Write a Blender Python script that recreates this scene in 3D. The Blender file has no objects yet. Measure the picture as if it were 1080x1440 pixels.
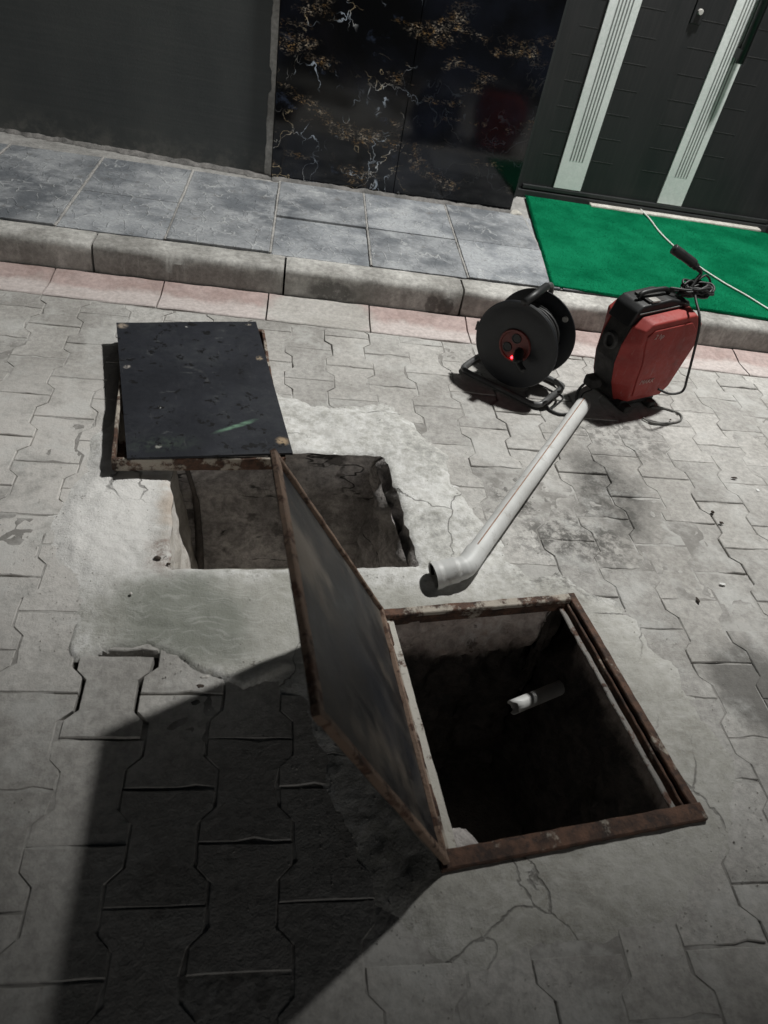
import bpy, bmesh, math, random
import numpy as np
from mathutils import Vector, Matrix, noise as mnoise
R = math.radians
random.seed(7); rng = np.random.default_rng(7)
S = bpy.context.scene
COL = S.collection

# ------------------------------------------------------------------ camera
CAMH = 1.30
yaw, pitch, roll = 0.19874962, 0.72257816, 0.20970045
fw = Vector((math.sin(yaw)*math.cos(pitch), math.cos(yaw)*math.cos(pitch), -math.sin(pitch)))
r0 = Vector((math.cos(yaw), -math.sin(yaw), 0)); u0 = r0.cross(fw)
rt = math.cos(roll)*r0 + math.sin(roll)*u0; up = -math.sin(roll)*r0 + math.cos(roll)*u0
cd = bpy.data.cameras.new('camera'); cam = bpy.data.objects.new('camera', cd); COL.objects.link(cam)
cam.matrix_world = Matrix(((rt.x, up.x, -fw.x, 0), (rt.y, up.y, -fw.y, 0), (rt.z, up.z, -fw.z, CAMH), (0, 0, 0, 1)))
cd.sensor_fit = 'VERTICAL'; cd.sensor_height = 24; cd.lens = 1025.57/1440*24
cd.clip_start = 0.02; cd.clip_end = 400
cd.dof.use_dof = True; cd.dof.focus_distance = 2.2; cd.dof.aperture_fstop = 3.2
S.camera = cam
# ------------------------------------------------------------------ night sky
w = bpy.data.worlds.new('World'); S.world = w; w.use_nodes = True
nt = w.node_tree; nt.nodes.clear()
sky = nt.nodes.new('ShaderNodeTexSky'); sky.sky_type = 'NISHITA'; sky.sun_disc = False
sky.sun_elevation = R(12); sky.sun_rotation = R(165)
bg = nt.nodes.new('ShaderNodeBackground'); bg.inputs[1].default_value = 0.002
wo = nt.nodes.new('ShaderNodeOutputWorld')
nt.links.new(sky.outputs[0], bg.inputs[0]); nt.links.new(bg.outputs[0], wo.inputs[0])
# the one sun: stands for the dim light that reaches the place from across the street, low and soft
sd_ = bpy.data.lights.new('low_street_light', 'SUN'); sd_.energy = 0.27; sd_.angle = R(12); sd_.color = (1, .985, .95)
so_ = bpy.data.objects.new('low_street_light', sd_); COL.objects.link(so_); so_.location = (2, -6, 4)
so_.rotation_mode = 'QUATERNION'; so_.rotation_quaternion = Vector((-.25*math.cos(R(13)), .968*math.cos(R(13)), -math.sin(R(13)))).to_track_quat('-Z', 'Y')
S.view_settings.view_transform = 'Standard'; S.view_settings.look = 'None'
S.view_settings.gamma = 1; S.view_settings.exposure = 0.0
S.view_settings.use_curve_mapping = False
S.render.engine = 'CYCLES'
S.cycles.max_bounces = 8; S.cycles.diffuse_bounces = 5
S.render.resolution_x = 768; S.render.resolution_y = 1024
LAMP_POS = (1.94, 3.08, 3.90); LAMP_AIM = (0.97, 3.39, 0.0); LAMP_W = 830; LAMP_CONE = 84

# ------------------------------------------------------------------ material helpers
class NT:
    def __init__(s, name):
        s.m = bpy.data.materials.new(name); s.m.use_nodes = True
        s.t = s.m.node_tree; s.t.nodes.clear()
        s.out = s.t.nodes.new('ShaderNodeOutputMaterial')
        s.b = s.t.nodes.new('ShaderNodeBsdfPrincipled')
        s.t.links.new(s.b.outputs[0], s.out.inputs[0])
    def n(s, ty): return s.t.nodes.new(ty)
    def put(s, sock, v):
        if v is None: return
        if isinstance(v, bpy.types.NodeSocket): s.t.links.new(v, sock)
        elif isinstance(v, (tuple, list)) and sock.type == 'RGBA': sock.default_value = (*v[:3], 1)
        else: sock.default_value = v
    def pos(s): return s.n('ShaderNodeNewGeometry').outputs['Position']
    def obj(s): return s.n('ShaderNodeTexCoord').outputs['Object']
    def rand(s): return s.n('ShaderNodeObjectInfo').outputs['Random']
    def math(s, op, a, b=None, c=None, clamp=False):
        k = s.n('ShaderNodeMath'); k.operation = op; k.use_clamp = clamp
        for i, v in enumerate((a, b, c)):
            if v is not None: s.put(k.inputs[i], v)
        return k.outputs[0]
    def noise(s, vec, scale, detail=4, rough=.55, dist=0, col=False):
        k = s.n('ShaderNodeTexNoise'); s.put(k.inputs['Vector'], vec); k.inputs['Scale'].default_value = scale
        k.inputs['Detail'].default_value = detail; k.inputs['Roughness'].default_value = rough
        k.inputs['Distortion'].default_value = dist
        return k.outputs['Color' if col else 'Fac']
    def voro(s, vec, scale, feat='F1', rnd=1):
        k = s.n('ShaderNodeTexVoronoi'); k.feature = feat; s.put(k.inputs['Vector'], vec)
        k.inputs['Scale'].default_value = scale; k.inputs['Randomness'].default_value = rnd
        return k.outputs['Distance']
    def ramp(s, v, a, b, lo=0., hi=1.):
        k = s.n('ShaderNodeMapRange'); k.interpolation_type = 'SMOOTHSTEP'
        s.put(k.inputs[0], v); k.inputs[1].default_value = a; k.inputs[2].default_value = b
        k.inputs[3].default_value = lo; k.inputs[4].default_value = hi
        return k.outputs[0]
    def mix(s, f, a, b, mode='MIX'):
        k = s.n('ShaderNodeMix'); k.data_type = 'RGBA'; k.blend_type = mode
        s.put(k.inputs[0], f); s.put(k.inputs[6], a); s.put(k.inputs[7], b)
        return k.outputs[2]
    def mapv(s, vec, scale=(1, 1, 1), loc=(0, 0, 0), rot=(0, 0, 0)):
        k = s.n('ShaderNodeMapping'); s.put(k.inputs[0], vec)
        k.inputs['Location'].default_value = loc; k.inputs['Rotation'].default_value = rot; k.inputs['Scale'].default_value = scale
        return k.outputs[0]
    def warp(s, vec, scale, amt):
        k = s.n('ShaderNodeVectorMath'); k.operation = 'MULTIPLY_ADD'
        s.put(k.inputs[0], s.noise(vec, scale, 3, col=True)); k.inputs[1].default_value = (amt, amt, amt); s.put(k.inputs[2], vec)
        return k.outputs[0]
    def blob(s, vec, c, r, soft=.6):
        """mask of a spot centred at c with radii r (stain with a shape of its own)"""
        k = s.mapv(vec, loc=tuple(-c[i]/r[i] for i in range(3)), scale=tuple(1/q for q in r))
        l = s.n('ShaderNodeVectorMath'); l.operation = 'LENGTH'; s.put(l.inputs[0], k)
        return s.ramp(l.outputs['Value'], 1.0, 1.0-soft)
    def bump(s, h, strength=.3, dist=.004, prev=None):
        k = s.n('ShaderNodeBump'); k.inputs['Strength'].default_value = strength; k.inputs['Distance'].default_value = dist
        s.put(k.inputs['Height'], h)
        if prev is not None: s.put(k.inputs['Normal'], prev)
        return k.outputs[0]
    def done(s, color, rough=.8, normal=None, metal=0., spec=None, coat=None):
        s.put(s.b.inputs['Base Color'], color); s.put(s.b.inputs['Roughness'], rough)
        s.put(s.b.inputs['Metallic'], metal)
        if normal is not None: s.put(s.b.inputs['Normal'], normal)
        if spec is not None: s.put(s.b.inputs['Specular IOR Level'], spec)
        if coat: s.put(s.b.inputs['Coat Weight'], coat)
        return s.m

M = {}
def mottled(name, c1, c2, big=3, fine=60, rough=.85, bs=.35, bd=.003, per=0, speck=None, coords='pos', pit=0.):
    t = NT(name); p = t.pos() if coords == 'pos' else t.obj()
    a = t.ramp(t.noise(p, big, 6, .62), .3, .7); f = t.noise(p, fine, 5, .65)
    c = t.mix(a, c1, c2)
    c = t.mix(.45, c, t.mix(t.ramp(f, .3, .7), (.35,)*3, (.75,)*3), 'OVERLAY')
    if per:
        k = t.math('MULTIPLY_ADD', t.rand(), per, 1-per/2)
        c = t.mix(1, c, t.n('ShaderNodeCombineColor').outputs[0], 'MULTIPLY') if False else c
        hv = t.n('ShaderNodeHueSaturation'); t.put(hv.inputs['Value'], k); t.put(hv.inputs['Color'], c); c = hv.outputs[0]
    if speck:
        sp = t.ramp(t.noise(p, 38, 4, .7), .66, .75); c = t.mix(sp, c, speck)
    h = t.math('MULTIPLY_ADD', t.noise(p, fine*4, 3), .35, f)
    nb = t.bump(h, bs, bd)
    return t.done(c, rough, nb)

# pavers: dusty grey concrete with oily stains by the pipe, specks, dirt
def paver_mat():
    t = NT('paver_concrete'); p = t.pos()
    a = t.ramp(t.noise(p, 2.3, 6, .6), .3, .7)
    c = t.mix(a, (.315, .302, .282), (.475, .462, .44))
    f = t.noise(p, 55, 6, .75)
    c = t.mix(.5, c, t.mix(t.ramp(f, .3, .7), (.32,)*3, (.72,)*3), 'OVERLAY')
    blot = t.ramp(t.noise(t.mapv(p, loc=(7, 4, 0)), 11, 6, .7), .50, .68); c = t.mix(t.math('MULTIPLY', blot, .3), c, (.18, .173, .16))
    hv = t.n('ShaderNodeHueSaturation'); t.put(hv.inputs['Value'], t.math('MULTIPLY_ADD', t.rand(), .22, .88)); t.put(hv.inputs['Color'], c); c = hv.outputs[0]
    # stains
    pw = t.warp(p, 5, .22); pw2 = t.warp(p, 16, .09)
    pww = t.mapv(pw, loc=(-.11, -.11, 0)); p3 = t.mapv(pw2, loc=(-.045, -.045, 0))
    s1 = t.blob(pww, (.975, 1.60, 0), (.16, .27, 9), .6); s2 = t.blob(pww, (.82, 1.38, 0), (.28, .19, 9), .7)
    s3 = t.blob(pww, (.72, 1.56, 0), (.17, .15, 9), .8); s4 = t.blob(p3, (1.15, .93, 0), (.14, .16, 9), .4)
    s5 = t.blob(pww, (1.12, 1.90, 0), (.30, .20, 9), .8)
    mott = t.ramp(t.noise(p, 24, 6, .75), .42, .58)
    d = t.math('MAXIMUM', t.math('MULTIPLY', s1, t.math('MULTIPLY_ADD', mott, .4, .6)), t.math('MULTIPLY', t.math('MAXIMUM', s2, s3), mott))
    d = t.math('MAXIMUM', d, t.math('MULTIPLY', s4, .8)); d = t.math('MAXIMUM', d, t.math('MULTIPLY', s5, t.math('MULTIPLY', mott, .75)))
    c = t.mix(t.math('MULTIPLY', d, .85), c, (.075, .072, .066))
    sm = t.math('MULTIPLY', t.blob(pww, (-.62, 1.45, 0), (.48, .75, 9), .7), t.ramp(t.noise(p, 7, 6, .7), .34, .54)); c = t.mix(t.math('MULTIPLY', sm, .75), c, (.62, .595, .565))
    sp = t.ramp(t.noise(p, 30, 3, .75), .70, .78); c = t.mix(t.math('MULTIPLY', sp, .6), c, (.08, .075, .07))
    wh = t.ramp(t.noise(t.mapv(p, loc=(3, 1, 0)), 6, 6, .68), .50, .66); c = t.mix(t.math('MULTIPLY', wh, .5), c, (.56, .56, .54))
    h = t.math('MULTIPLY_ADD', t.noise(p, 260, 3), .5, f)
    nb = t.bump(t.noise(p, 26, 5, .65), .4, .007, t.bump(h, .6, .003))
    return t.done(c, .88, nb)
M['paver'] = paver_mat()

def cement_mat():
    t = NT('cement_screed'); p = t.pos()
    a = t.ramp(t.noise(t.mapv(p, loc=(4, 2, 0)), 4.2, 7, .65), .34, .66)
    c = t.mix(a, (.46, .455, .43), (.72, .715, .69))
    f = t.noise(p, 42, 8, .78)
    c = t.mix(.85, c, t.mix(t.ramp(f, .3, .7), (.28,)*3, (.74,)*3), 'OVERLAY')
    blot = t.ramp(t.noise(t.mapv(p, loc=(7, 4, 0)), 10, 7, .72), .50, .66); c = t.mix(t.math('MULTIPLY', blot, .28), c, (.26, .25, .23))
    wht = t.blob(t.mapv(t.warp(p, 6, .16), loc=(-.08, -.08, 0)), (-.42, 1.36, 0), (.24, .36, 9), .6); c = t.mix(t.math('MULTIPLY', wht, .8), c, (.80, .785, .76))
    pw = t.mapv(t.warp(p, 6, .16), loc=(-.08, -.08, 0)); pf = t.mapv(t.warp(p, 22, .07), loc=(-.035, -.035, 0))
    # smooth strip in front of the first opening: finer, greyer, a cast shadow put into the colour as green-grey at the left
    strip = t.blob(pw, (.12, 1.04, 0), (.62, .17, 9), .35); c = t.mix(t.math('MULTIPLY', strip, .7), c, (.33, .325, .285))
    shadow_tint = t.blob(pw, (-.17, 1.05, 0), (.20, .17, 9), .55); c = t.mix(t.math('MULTIPLY', shadow_tint, .7), c, (.19, .205, .175))
    # grey apron round the second opening
    apr = t.blob(pw, (.64, .70, 0), (.55, .66, 9), .4); c = t.mix(t.math('MULTIPLY', apr, .6), c, (.30, .288, .25))
    # rust and mud along the left lip of the first opening
    ru = t.math('MULTIPLY', t.blob(pf, (-.245, 1.24, 0), (.07, .10, 9), .8), t.ramp(f, .35, .6)); c = t.mix(t.math('MULTIPLY', ru, .8), c, (.15, .085, .055))
    ru2 = t.math('MULTIPLY', t.blob(pf, (-.26, 1.42, 0), (.05, .2, 9), .8), t.ramp(t.noise(p, 14), .4, .6)); c = t.mix(t.math('MULTIPLY', ru2, .55), c, (.42, .31, .22))
    # mould specks by the far right corner of the second opening
    mo = t.math('MULTIPLY', t.blob(pw, (.80, 1.28, 0), (.26, .20, 9), .8), t.ramp(t.noise(p, 30, 5, .75), .46, .6)); c = t.mix(t.math('MULTIPLY', mo, .85), c, (.09, .088, .08))
    st = t.blob(pf, (1.10, .91, 0), (.11, .15, 9), .35); c = t.mix(t.math('MULTIPLY', st, .75), c, (.14, .13, .115))
    # hair cracks
    e = t.voro(t.warp(t.warp(p, 3, .25), 25, .035), 3.1, 'DISTANCE_TO_EDGE')
    cr = t.math('MULTIPLY', t.ramp(e, .011, .002), t.ramp(t.noise(t.mapv(p, loc=(1, 7, 0)), 3.1, 2), .47, .56))
    c = t.mix(t.math('MULTIPLY', cr, .55), c, (.06, .055, .05))
    sp = t.ramp(t.noise(p, 34, 3, .75), .68, .75); c = t.mix(t.math('MULTIPLY', sp, .65), c, (.09, .08, .07))
    tr = t.noise(t.mapv(t.warp(p, 5, .2), scale=(14, 90, 1), rot=(0, 0, .5)), 1, 3); c = t.mix(t.math('MULTIPLY', t.ramp(tr, .5, .66), .22), c, (.62, .615, .59))
    h = t.math('MULTIPLY_ADD', t.noise(p, 230, 3), .4, f); h = t.math('MULTIPLY_ADD', cr, -1.2, h)
    nb = t.bump(t.noise(p, 17, 7, .75), .55, .010, t.bump(h, .7, .0035))
    return t.done(c, .86, nb)
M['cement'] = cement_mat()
def bed_mat():
    t = NT('joint_sand'); p = t.pos()
    a = t.ramp(t.noise(p, 6, 6, .7), .40, .60)
    c = t.mix(a, (.24, .23, .215), (.44, .43, .41)); f = t.noise(p, 90, 4)
    c = t.mix(t.blob(p, (-.25, .885, 0), (.22, .13, 9), .5), c, (.018, .016, .014))
    return t.done(c, .95, t.bump(f, .6, .004))
M['bed'] = bed_mat()
M['soil'] = mottled('pit_soil', (.05, .044, .040), (.13, .112, .10), 7, 40, .95, .8, .01)
def pitwall_mat():
    t = NT('pit_wall_concrete'); p = t.pos()
    c = t.mix(t.ramp(t.noise(p, 6, 6, .65), .35, .65), (.22, .205, .198), (.46, .43, .415))
    f = t.noise(p, 48, 6, .75)
    c = t.mix(.6, c, t.mix(t.ramp(f, .3, .7), (.3,)*3, (.75,)*3), 'OVERLAY')
    dk = t.ramp(t.noise(t.mapv(p, loc=(2, 5, 1)), 9, 4), .60, .66); c = t.mix(t.math('MULTIPLY', dk, .8), c, (.07, .062, .058))
    pale = t.ramp(t.noise(t.mapv(p, loc=(8, 5, 1)), 26, 4, .8), .60, .7); c = t.mix(t.math('MULTIPLY', pale, .6), c, (.34, .32, .31))
    e = t.voro(t.warp(t.mapv(p, scale=(.55, .55, 2.2)), 9, .12), 5, 'DISTANCE_TO_EDGE')
    cr = t.math('MULTIPLY', t.ramp(e, .02, .004), t.ramp(t.noise(p, 5), .5, .58)); c = t.mix(t.math('MULTIPLY', cr, .9), c, (.02, .018, .016))
    h = t.math('MULTIPLY_ADD', cr, -1, t.math('ADD', f, t.noise(p, 160, 3)))
    return t.done(c, .9, t.bump(h, .7, .006))
M['pitwall'] = pitwall_mat()
M['mortar'] = mottled('pit_mortar', (.40, .33, .295), (.62, .545, .505), 9, 26, .9, 1., .014, speck=(.09, .06, .05))
def sludge_mat(name, level, c1, c2):
    t = NT(name); p = t.pos(); sx = t.n('ShaderNodeSeparateXYZ'); t.put(sx.inputs[0], p)
    f = t.noise(p, 30, 7, .75); c = t.mix(t.ramp(t.noise(p, 9, 6, .68), .32, .68), c1, c2)
    c = t.mix(.7, c, t.mix(t.ramp(f, .3, .7), (.25,)*3, (.76,)*3), 'OVERLAY')
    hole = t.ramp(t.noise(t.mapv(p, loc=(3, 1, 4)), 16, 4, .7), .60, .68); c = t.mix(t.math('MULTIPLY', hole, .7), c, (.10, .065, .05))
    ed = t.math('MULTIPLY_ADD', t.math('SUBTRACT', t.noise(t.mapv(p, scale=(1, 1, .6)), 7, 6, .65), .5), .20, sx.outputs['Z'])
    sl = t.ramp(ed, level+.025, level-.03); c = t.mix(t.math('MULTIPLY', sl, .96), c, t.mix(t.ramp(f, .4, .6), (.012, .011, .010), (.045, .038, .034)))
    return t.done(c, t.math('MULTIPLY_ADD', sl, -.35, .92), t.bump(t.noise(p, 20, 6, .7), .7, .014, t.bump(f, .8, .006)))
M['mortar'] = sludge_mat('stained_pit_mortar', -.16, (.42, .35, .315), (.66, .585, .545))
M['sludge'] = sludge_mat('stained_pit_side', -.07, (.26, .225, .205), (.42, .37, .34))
M['pitdark'] = mottled('dark_mortar', (.18, .165, .155), (.38, .355, .34), 12, 50, .9, .9, .008)
M['palewall'] = mottled('pit_side_mortar', (.44, .405, .36), (.60, .57, .53), 7, 45, .9, .6, .005, speck=(.12, .08, .06))

def rust_mat(name, dust, amount, c_dust=(.50, .46, .39), scale=11):
    t = NT(name); p = t.pos()
    n1 = t.noise(p, 30, 6, .7)
    c = t.mix(t.ramp(n1, .3, .7), (.030, .019, .015), (.135, .070, .045))
    c = t.mix(t.math('MULTIPLY', t.ramp(t.noise(p, 85, 4), .56, .68), .7), c, (.03, .022, .02))
    d = t.ramp(t.noise(t.mapv(p, loc=(5, 3, 2)), scale, 6, .68), dust, dust+.09)
    c = t.mix(t.math('MULTIPLY', d, amount), c, c_dust)
    return t.done(c, .85, t.bump(t.math('ADD', n1, t.noise(p, 190, 3)), .6, .003))
M['rust'] = rust_mat('rusty_steel', .58, .75)
M['rust_pale'] = rust_mat('rusty_steel_with_cement', .47, .85, (.44, .40, .34), 14)
M['rust_tan'] = rust_mat('tan_rusty_steel', .42, .7, (.27, .19, .14), 30)
M['ledge_pale'] = rust_mat('cement_smeared_ledge', .36, .92, (.52, .50, .45), 18)
M['ledge'] = rust_mat('dusty_steel_ledge', .40, .8, (.24, .235, .22), 34)
def lidmat():
    t = NT('dark_steel_plate'); p = t.obj()
    n1 = t.noise(t.mapv(p, scale=(1, 1, .55)), 6, 6, .65, .6)
    c = t.mix(t.ramp(n1, .38, .66), (.009, .010, .012), (.060, .056, .052))
    c = t.mix(t.math('MULTIPLY', t.ramp(t.noise(t.mapv(p, loc=(1, 2, 3)), 3.5, 5), .46, .62), .8), c, (.15, .128, .105))
    c = t.mix(t.math('MULTIPLY', t.ramp(t.noise(t.mapv(p, loc=(4, 2, 3)), 4.5, 5), .50, .66), .6), c, (.016, .019, .026))
    c = t.mix(t.math('MULTIPLY', t.ramp(t.noise(p, 40, 5, .75), .60, .72), .5), c, (.11, .06, .04))
    return t.done(c, t.ramp(n1, .3, .7, .45, .7), t.bump(t.noise(p, 60, 5, .7), .35, .002), metal=.0, spec=.25)
M['lid'] = lidmat()
def coverplate():
    t = NT('black_painted_plate'); p = t.obj()
    f = t.noise(p, 60, 5, .7)
    c = t.mix(t.ramp(t.noise(p, 5, 6, .6), .3, .7), (.010, .0115, .016), (.021, .023, .030))
    # scratches
    sc = t.ramp(t.noise(t.mapv(p, scale=(160, 9, 1)), 1, 3, .7), .66, .74)
    c = t.mix(t.math('MULTIPLY', sc, .55), c, (.09, .092, .09))
    ds = t.ramp(t.noise(p, 7, 7, .75), .48, .7); c = t.mix(t.math('MULTIPLY', ds, .35), c, (.055, .06, .062))
    # green-white scrape, rubbed rings, rust spots on corners and edges
    pr = t.mapv(t.warp(p, 14, .02), loc=(0, 0, 0))
    sm = t.math('MULTIPLY', t.blob(t.mapv(pr, rot=(0, 0, R(-24))), (-.015, -.235, 0), (.085, .012, 9), .8), t.ramp(t.noise(t.mapv(p, rot=(0, 0, R(-24)), scale=(30, 320, 1)), 1, 4, .7), .32, .62))
    c = t.mix(t.math('MULTIPLY', sm, .95), c, (.18, .32, .22))
    gr = t.blob(pr, (-.12, -.28, 0), (.13, .05, 9), .9); c = t.mix(t.math('MULTIPLY', t.math('MULTIPLY', gr, t.ramp(f, .4, .6)), .35), c, (.06, .085, .06))
    for (x, y, rr, col) in ((-.195, .335, .02, (.30, .25, .20)), (.205, .335, .012, (.32, .28, .23)), (-.195, .09, .013, (.36, .33, .30)), (.20, .12, .015, (.34, .27, .19)), (.185, -.31, .025, (.34, .25, .16)), (-.12, -.12, .007, (.4, .4, .38)), (.0, .32, .006, (.4, .4, .38)), (-.14, -.30, .011, (.3, .3, .27))):
        b = t.math('MULTIPLY', t.blob(pr, (x+.01, y+.01, 0), (rr, rr, 9), .7), t.ramp(t.noise(p, 90, 3), .35, .55)); c = t.mix(b, c, col)
    rg = t.n('ShaderNodeVectorMath'); rg.operation = 'LENGTH'; t.put(rg.inputs[0], t.mapv(pr, loc=(.03, -.02, 0)))
    ring = t.math('MULTIPLY', t.ramp(t.math('ABSOLUTE', t.math('SUBTRACT', rg.outputs['Value'], .105)), .006, .001), t.ramp(t.noise(p, 9), .48, .6)); c = t.mix(t.math('MULTIPLY', ring, .35), c, (.12, .125, .12))
    pale = t.ramp(t.noise(t.mapv(p, scale=(1, 2.5, 1)), 14, 4, .7), .62, .72); c = t.mix(t.math('MULTIPLY', pale, .5), c, (.10, .105, .105))
    dk = t.ramp(t.noise(t.mapv(p, loc=(3, 3, 0)), 26, 3, .7), .60, .64); c = t.mix(dk, c, (.003, .003, .004))
    return t.done(c, t.ramp(f, .3, .7, .55, .75), t.bump(f, .25, .0015), spec=.3)
M['cover'] = coverplate()
def kerb_mat():
    t = NT('kerb_concrete'); p = t.pos(); sx = t.n('ShaderNodeSeparateXYZ'); t.put(sx.inputs[0], p)
    c = t.mix(t.ramp(t.noise(p, 6, 6, .68), .32, .68), (.25, .242, .225), (.47, .46, .435)); f = t.noise(p, 50, 6, .75)
    c = t.mix(.6, c, t.mix(t.ramp(f, .3, .7), (.30,)*3, (.74,)*3), 'OVERLAY')
    hv = t.n('ShaderNodeHueSaturation'); t.put(hv.inputs['Value'], t.math('MULTIPLY_ADD', t.rand(), .2, .9)); t.put(hv.inputs['Color'], c); c = hv.outputs[0]
    low = t.math('MULTIPLY', t.ramp(t.math('MULTIPLY_ADD', t.noise(p, 9, 4), .05, sx.outputs['Z']), .115, .09), t.ramp(t.noise(t.mapv(p, scale=(1, 1, .2)), 4, 4), .42, .52)); c = t.mix(t.math('MULTIPLY', low, .38), c, (.17, .16, .145))
    drip = t.math('MULTIPLY', t.ramp(t.noise(t.mapv(p, scale=(30, 1, 2.5)), 1, 4, .7), .56, .68), t.ramp(sx.outputs['Z'], .112, .09)); c = t.mix(t.math('MULTIPLY', drip, .4), c, (.55, .54, .51))
    pw = t.mapv(t.warp(p, 30, .05), loc=(-.025, -.025, -.025))
    for (x, w_) in ((.545, .030), (.600, .034), (.15, .10)): 
        b = t.math('MULTIPLY', t.blob(pw, (x, 2.62, .045), (w_, .05, .045), .3), t.ramp(f, .35, .5)); c = t.mix(t.math('MULTIPLY', b, .75), c, (.09, .085, .08))
    mud = t.ramp(t.math('MULTIPLY_ADD', t.noise(p, 14, 5, .7), .04, sx.outputs['Z']), .034, .018); c = t.mix(t.math('MULTIPLY', mud, .5), c, (.20, .14, .115))
    return t.done(c, .88, t.bump(t.noise(p, 22, 6, .72), .35, .006, t.bump(f, .6, .003)))
M['kerb'] = kerb_mat()
def gutter_mat():
    t = NT('pink_gutter_concrete'); p = t.pos()
    n1 = t.noise(p, 5, 6, .68); f = t.noise(p, 60, 5, .7)
    sx = t.n('ShaderNodeSeparateXYZ'); t.put(sx.inputs[0], p)
    worn = t.ramp(t.math('ADD', t.math('MULTIPLY', t.math('SUBTRACT', n1, .5), .16), sx.outputs['Y']), 2.545, 2.50)
    c = t.mix(t.ramp(n1, .3, .7), (.33, .245, .225), (.45, .355, .335))
    c = t.mix(t.math('MULTIPLY', worn, .85), c, (.54, .49, .47))
    c = t.mix(t.math('MULTIPLY', t.ramp(t.noise(p, 12, 6, .72), .5, .66), .4), c, (.33, .28, .26))
    grey = t.math('MULTIPLY', t.blob(t.mapv(t.warp(p, 9, .1), loc=(-.05, -.05, 0)), (.115, 2.51, 0), (.24, .2, 9), .35), .95); c = t.mix(grey, c, t.mix(t.ramp(n1, .3, .7), (.36, .345, .32), (.47, .455, .43)))
    c = t.mix(.45, c, t.mix(t.ramp(f, .3, .7), (.35,)*3, (.72,)*3), 'OVERLAY')
    return t.done(c, .88, t.bump(f, .4, .003))
M['gutter'] = gutter_mat()
def tile_mat():
    t = NT('embossed_paving_tile'); p = t.pos()
    a = t.ramp(t.noise(p, 4.5, 5, .6), .36, .64)
    rv = t.rand()
    c = t.mix(a, (.125, .136, .150), (.30, .312, .325))
    hv = t.n('ShaderNodeHueSaturation'); t.put(hv.inputs['Value'], t.math('MULTIPLY_ADD', rv, .35, .82)); t.put(hv.inputs['Color'], c); c = hv.outputs[0]
    pw = t.warp(t.warp(p, 7, .10), 30, .02)
    e = t.voro(t.mapv(pw, scale=(1, .5, 1), rot=(0, 0, .6)), 19, 'DISTANCE_TO_EDGE')
    vein = t.math('MULTIPLY', t.ramp(e, .06, .015), t.ramp(t.noise(t.mapv(p, loc=(5, 8, 0)), 17, 3), .44, .56)); mask = t.ramp(t.noise(t.mapv(p, loc=(9, 1, 0)), 7, 3), .45, .60)
    v = t.math('MULTIPLY', vein, mask)
    wn = t.ramp(t.noise(t.mapv(p, loc=(3, 6, 0)), 7, 5, .65), .50, .66); c = t.mix(t.math('MULTIPLY', wn, .5), c, (.40, .41, .42)); c = t.mix(t.math('MULTIPLY', v, .5), c, (.46, .47, .47))
    f = t.noise(p, 70, 5, .7); c = t.mix(.5, c, t.mix(t.ramp(f, .3, .7), (.35,)*3, (.7,)*3), 'OVERLAY')
    dirt = t.ramp(t.noise(t.mapv(p, loc=(2, 2, 0)), 16, 5, .7), .58, .7); c = t.mix(t.math('MULTIPLY', dirt, .5), c, (.10, .09, .08))
    h = t.math('MULTIPLY_ADD', vein, 1.0, t.math('MULTIPLY', f, .5))
    return t.done(c, .7, t.bump(h, .6, .004))
M['tile'] = tile_mat()
M['grout'] = mottled('grout', (.22, .215, .205), (.36, .35, .335), 9, 70, .92, .5, .004)
M['fillet'] = mottled('dirty_mortar', (.09, .088, .085), (.22, .21, .20), 14, 70, .92, .7, .005, speck=(.08, .06, .05))
def wallpaint():
    t = NT('grey_wall_paint'); p = t.pos()
    n1 = t.noise(t.mapv(p, scale=(1, 1, .5)), 2.2, 5, .6); st = t.noise(t.mapv(p, scale=(2, 2, 90)), 1, 3)
    c = t.mix(t.ramp(n1, .3, .7), (.058, .065, .066), (.085, .092, .090)); c = t.mix(t.math('MULTIPLY', t.ramp(st, .4, .7), .12), c, (.13, .13, .125))
    sx = t.n('ShaderNodeSeparateXYZ'); t.put(sx.inputs[0], p)
    splash = t.math('MULTIPLY', t.ramp(sx.outputs['Z'], .26, .11), t.ramp(t.noise(p, 13, 5, .7), .4, .65)); c = t.mix(t.math('MULTIPLY', splash, .45), c, (.24, .23, .21))
    return t.done(c, .7, t.bump(t.math('ADD', t.noise(p, 130, 4), st), .2, .002))
M['wall'] = wallpaint()
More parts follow.
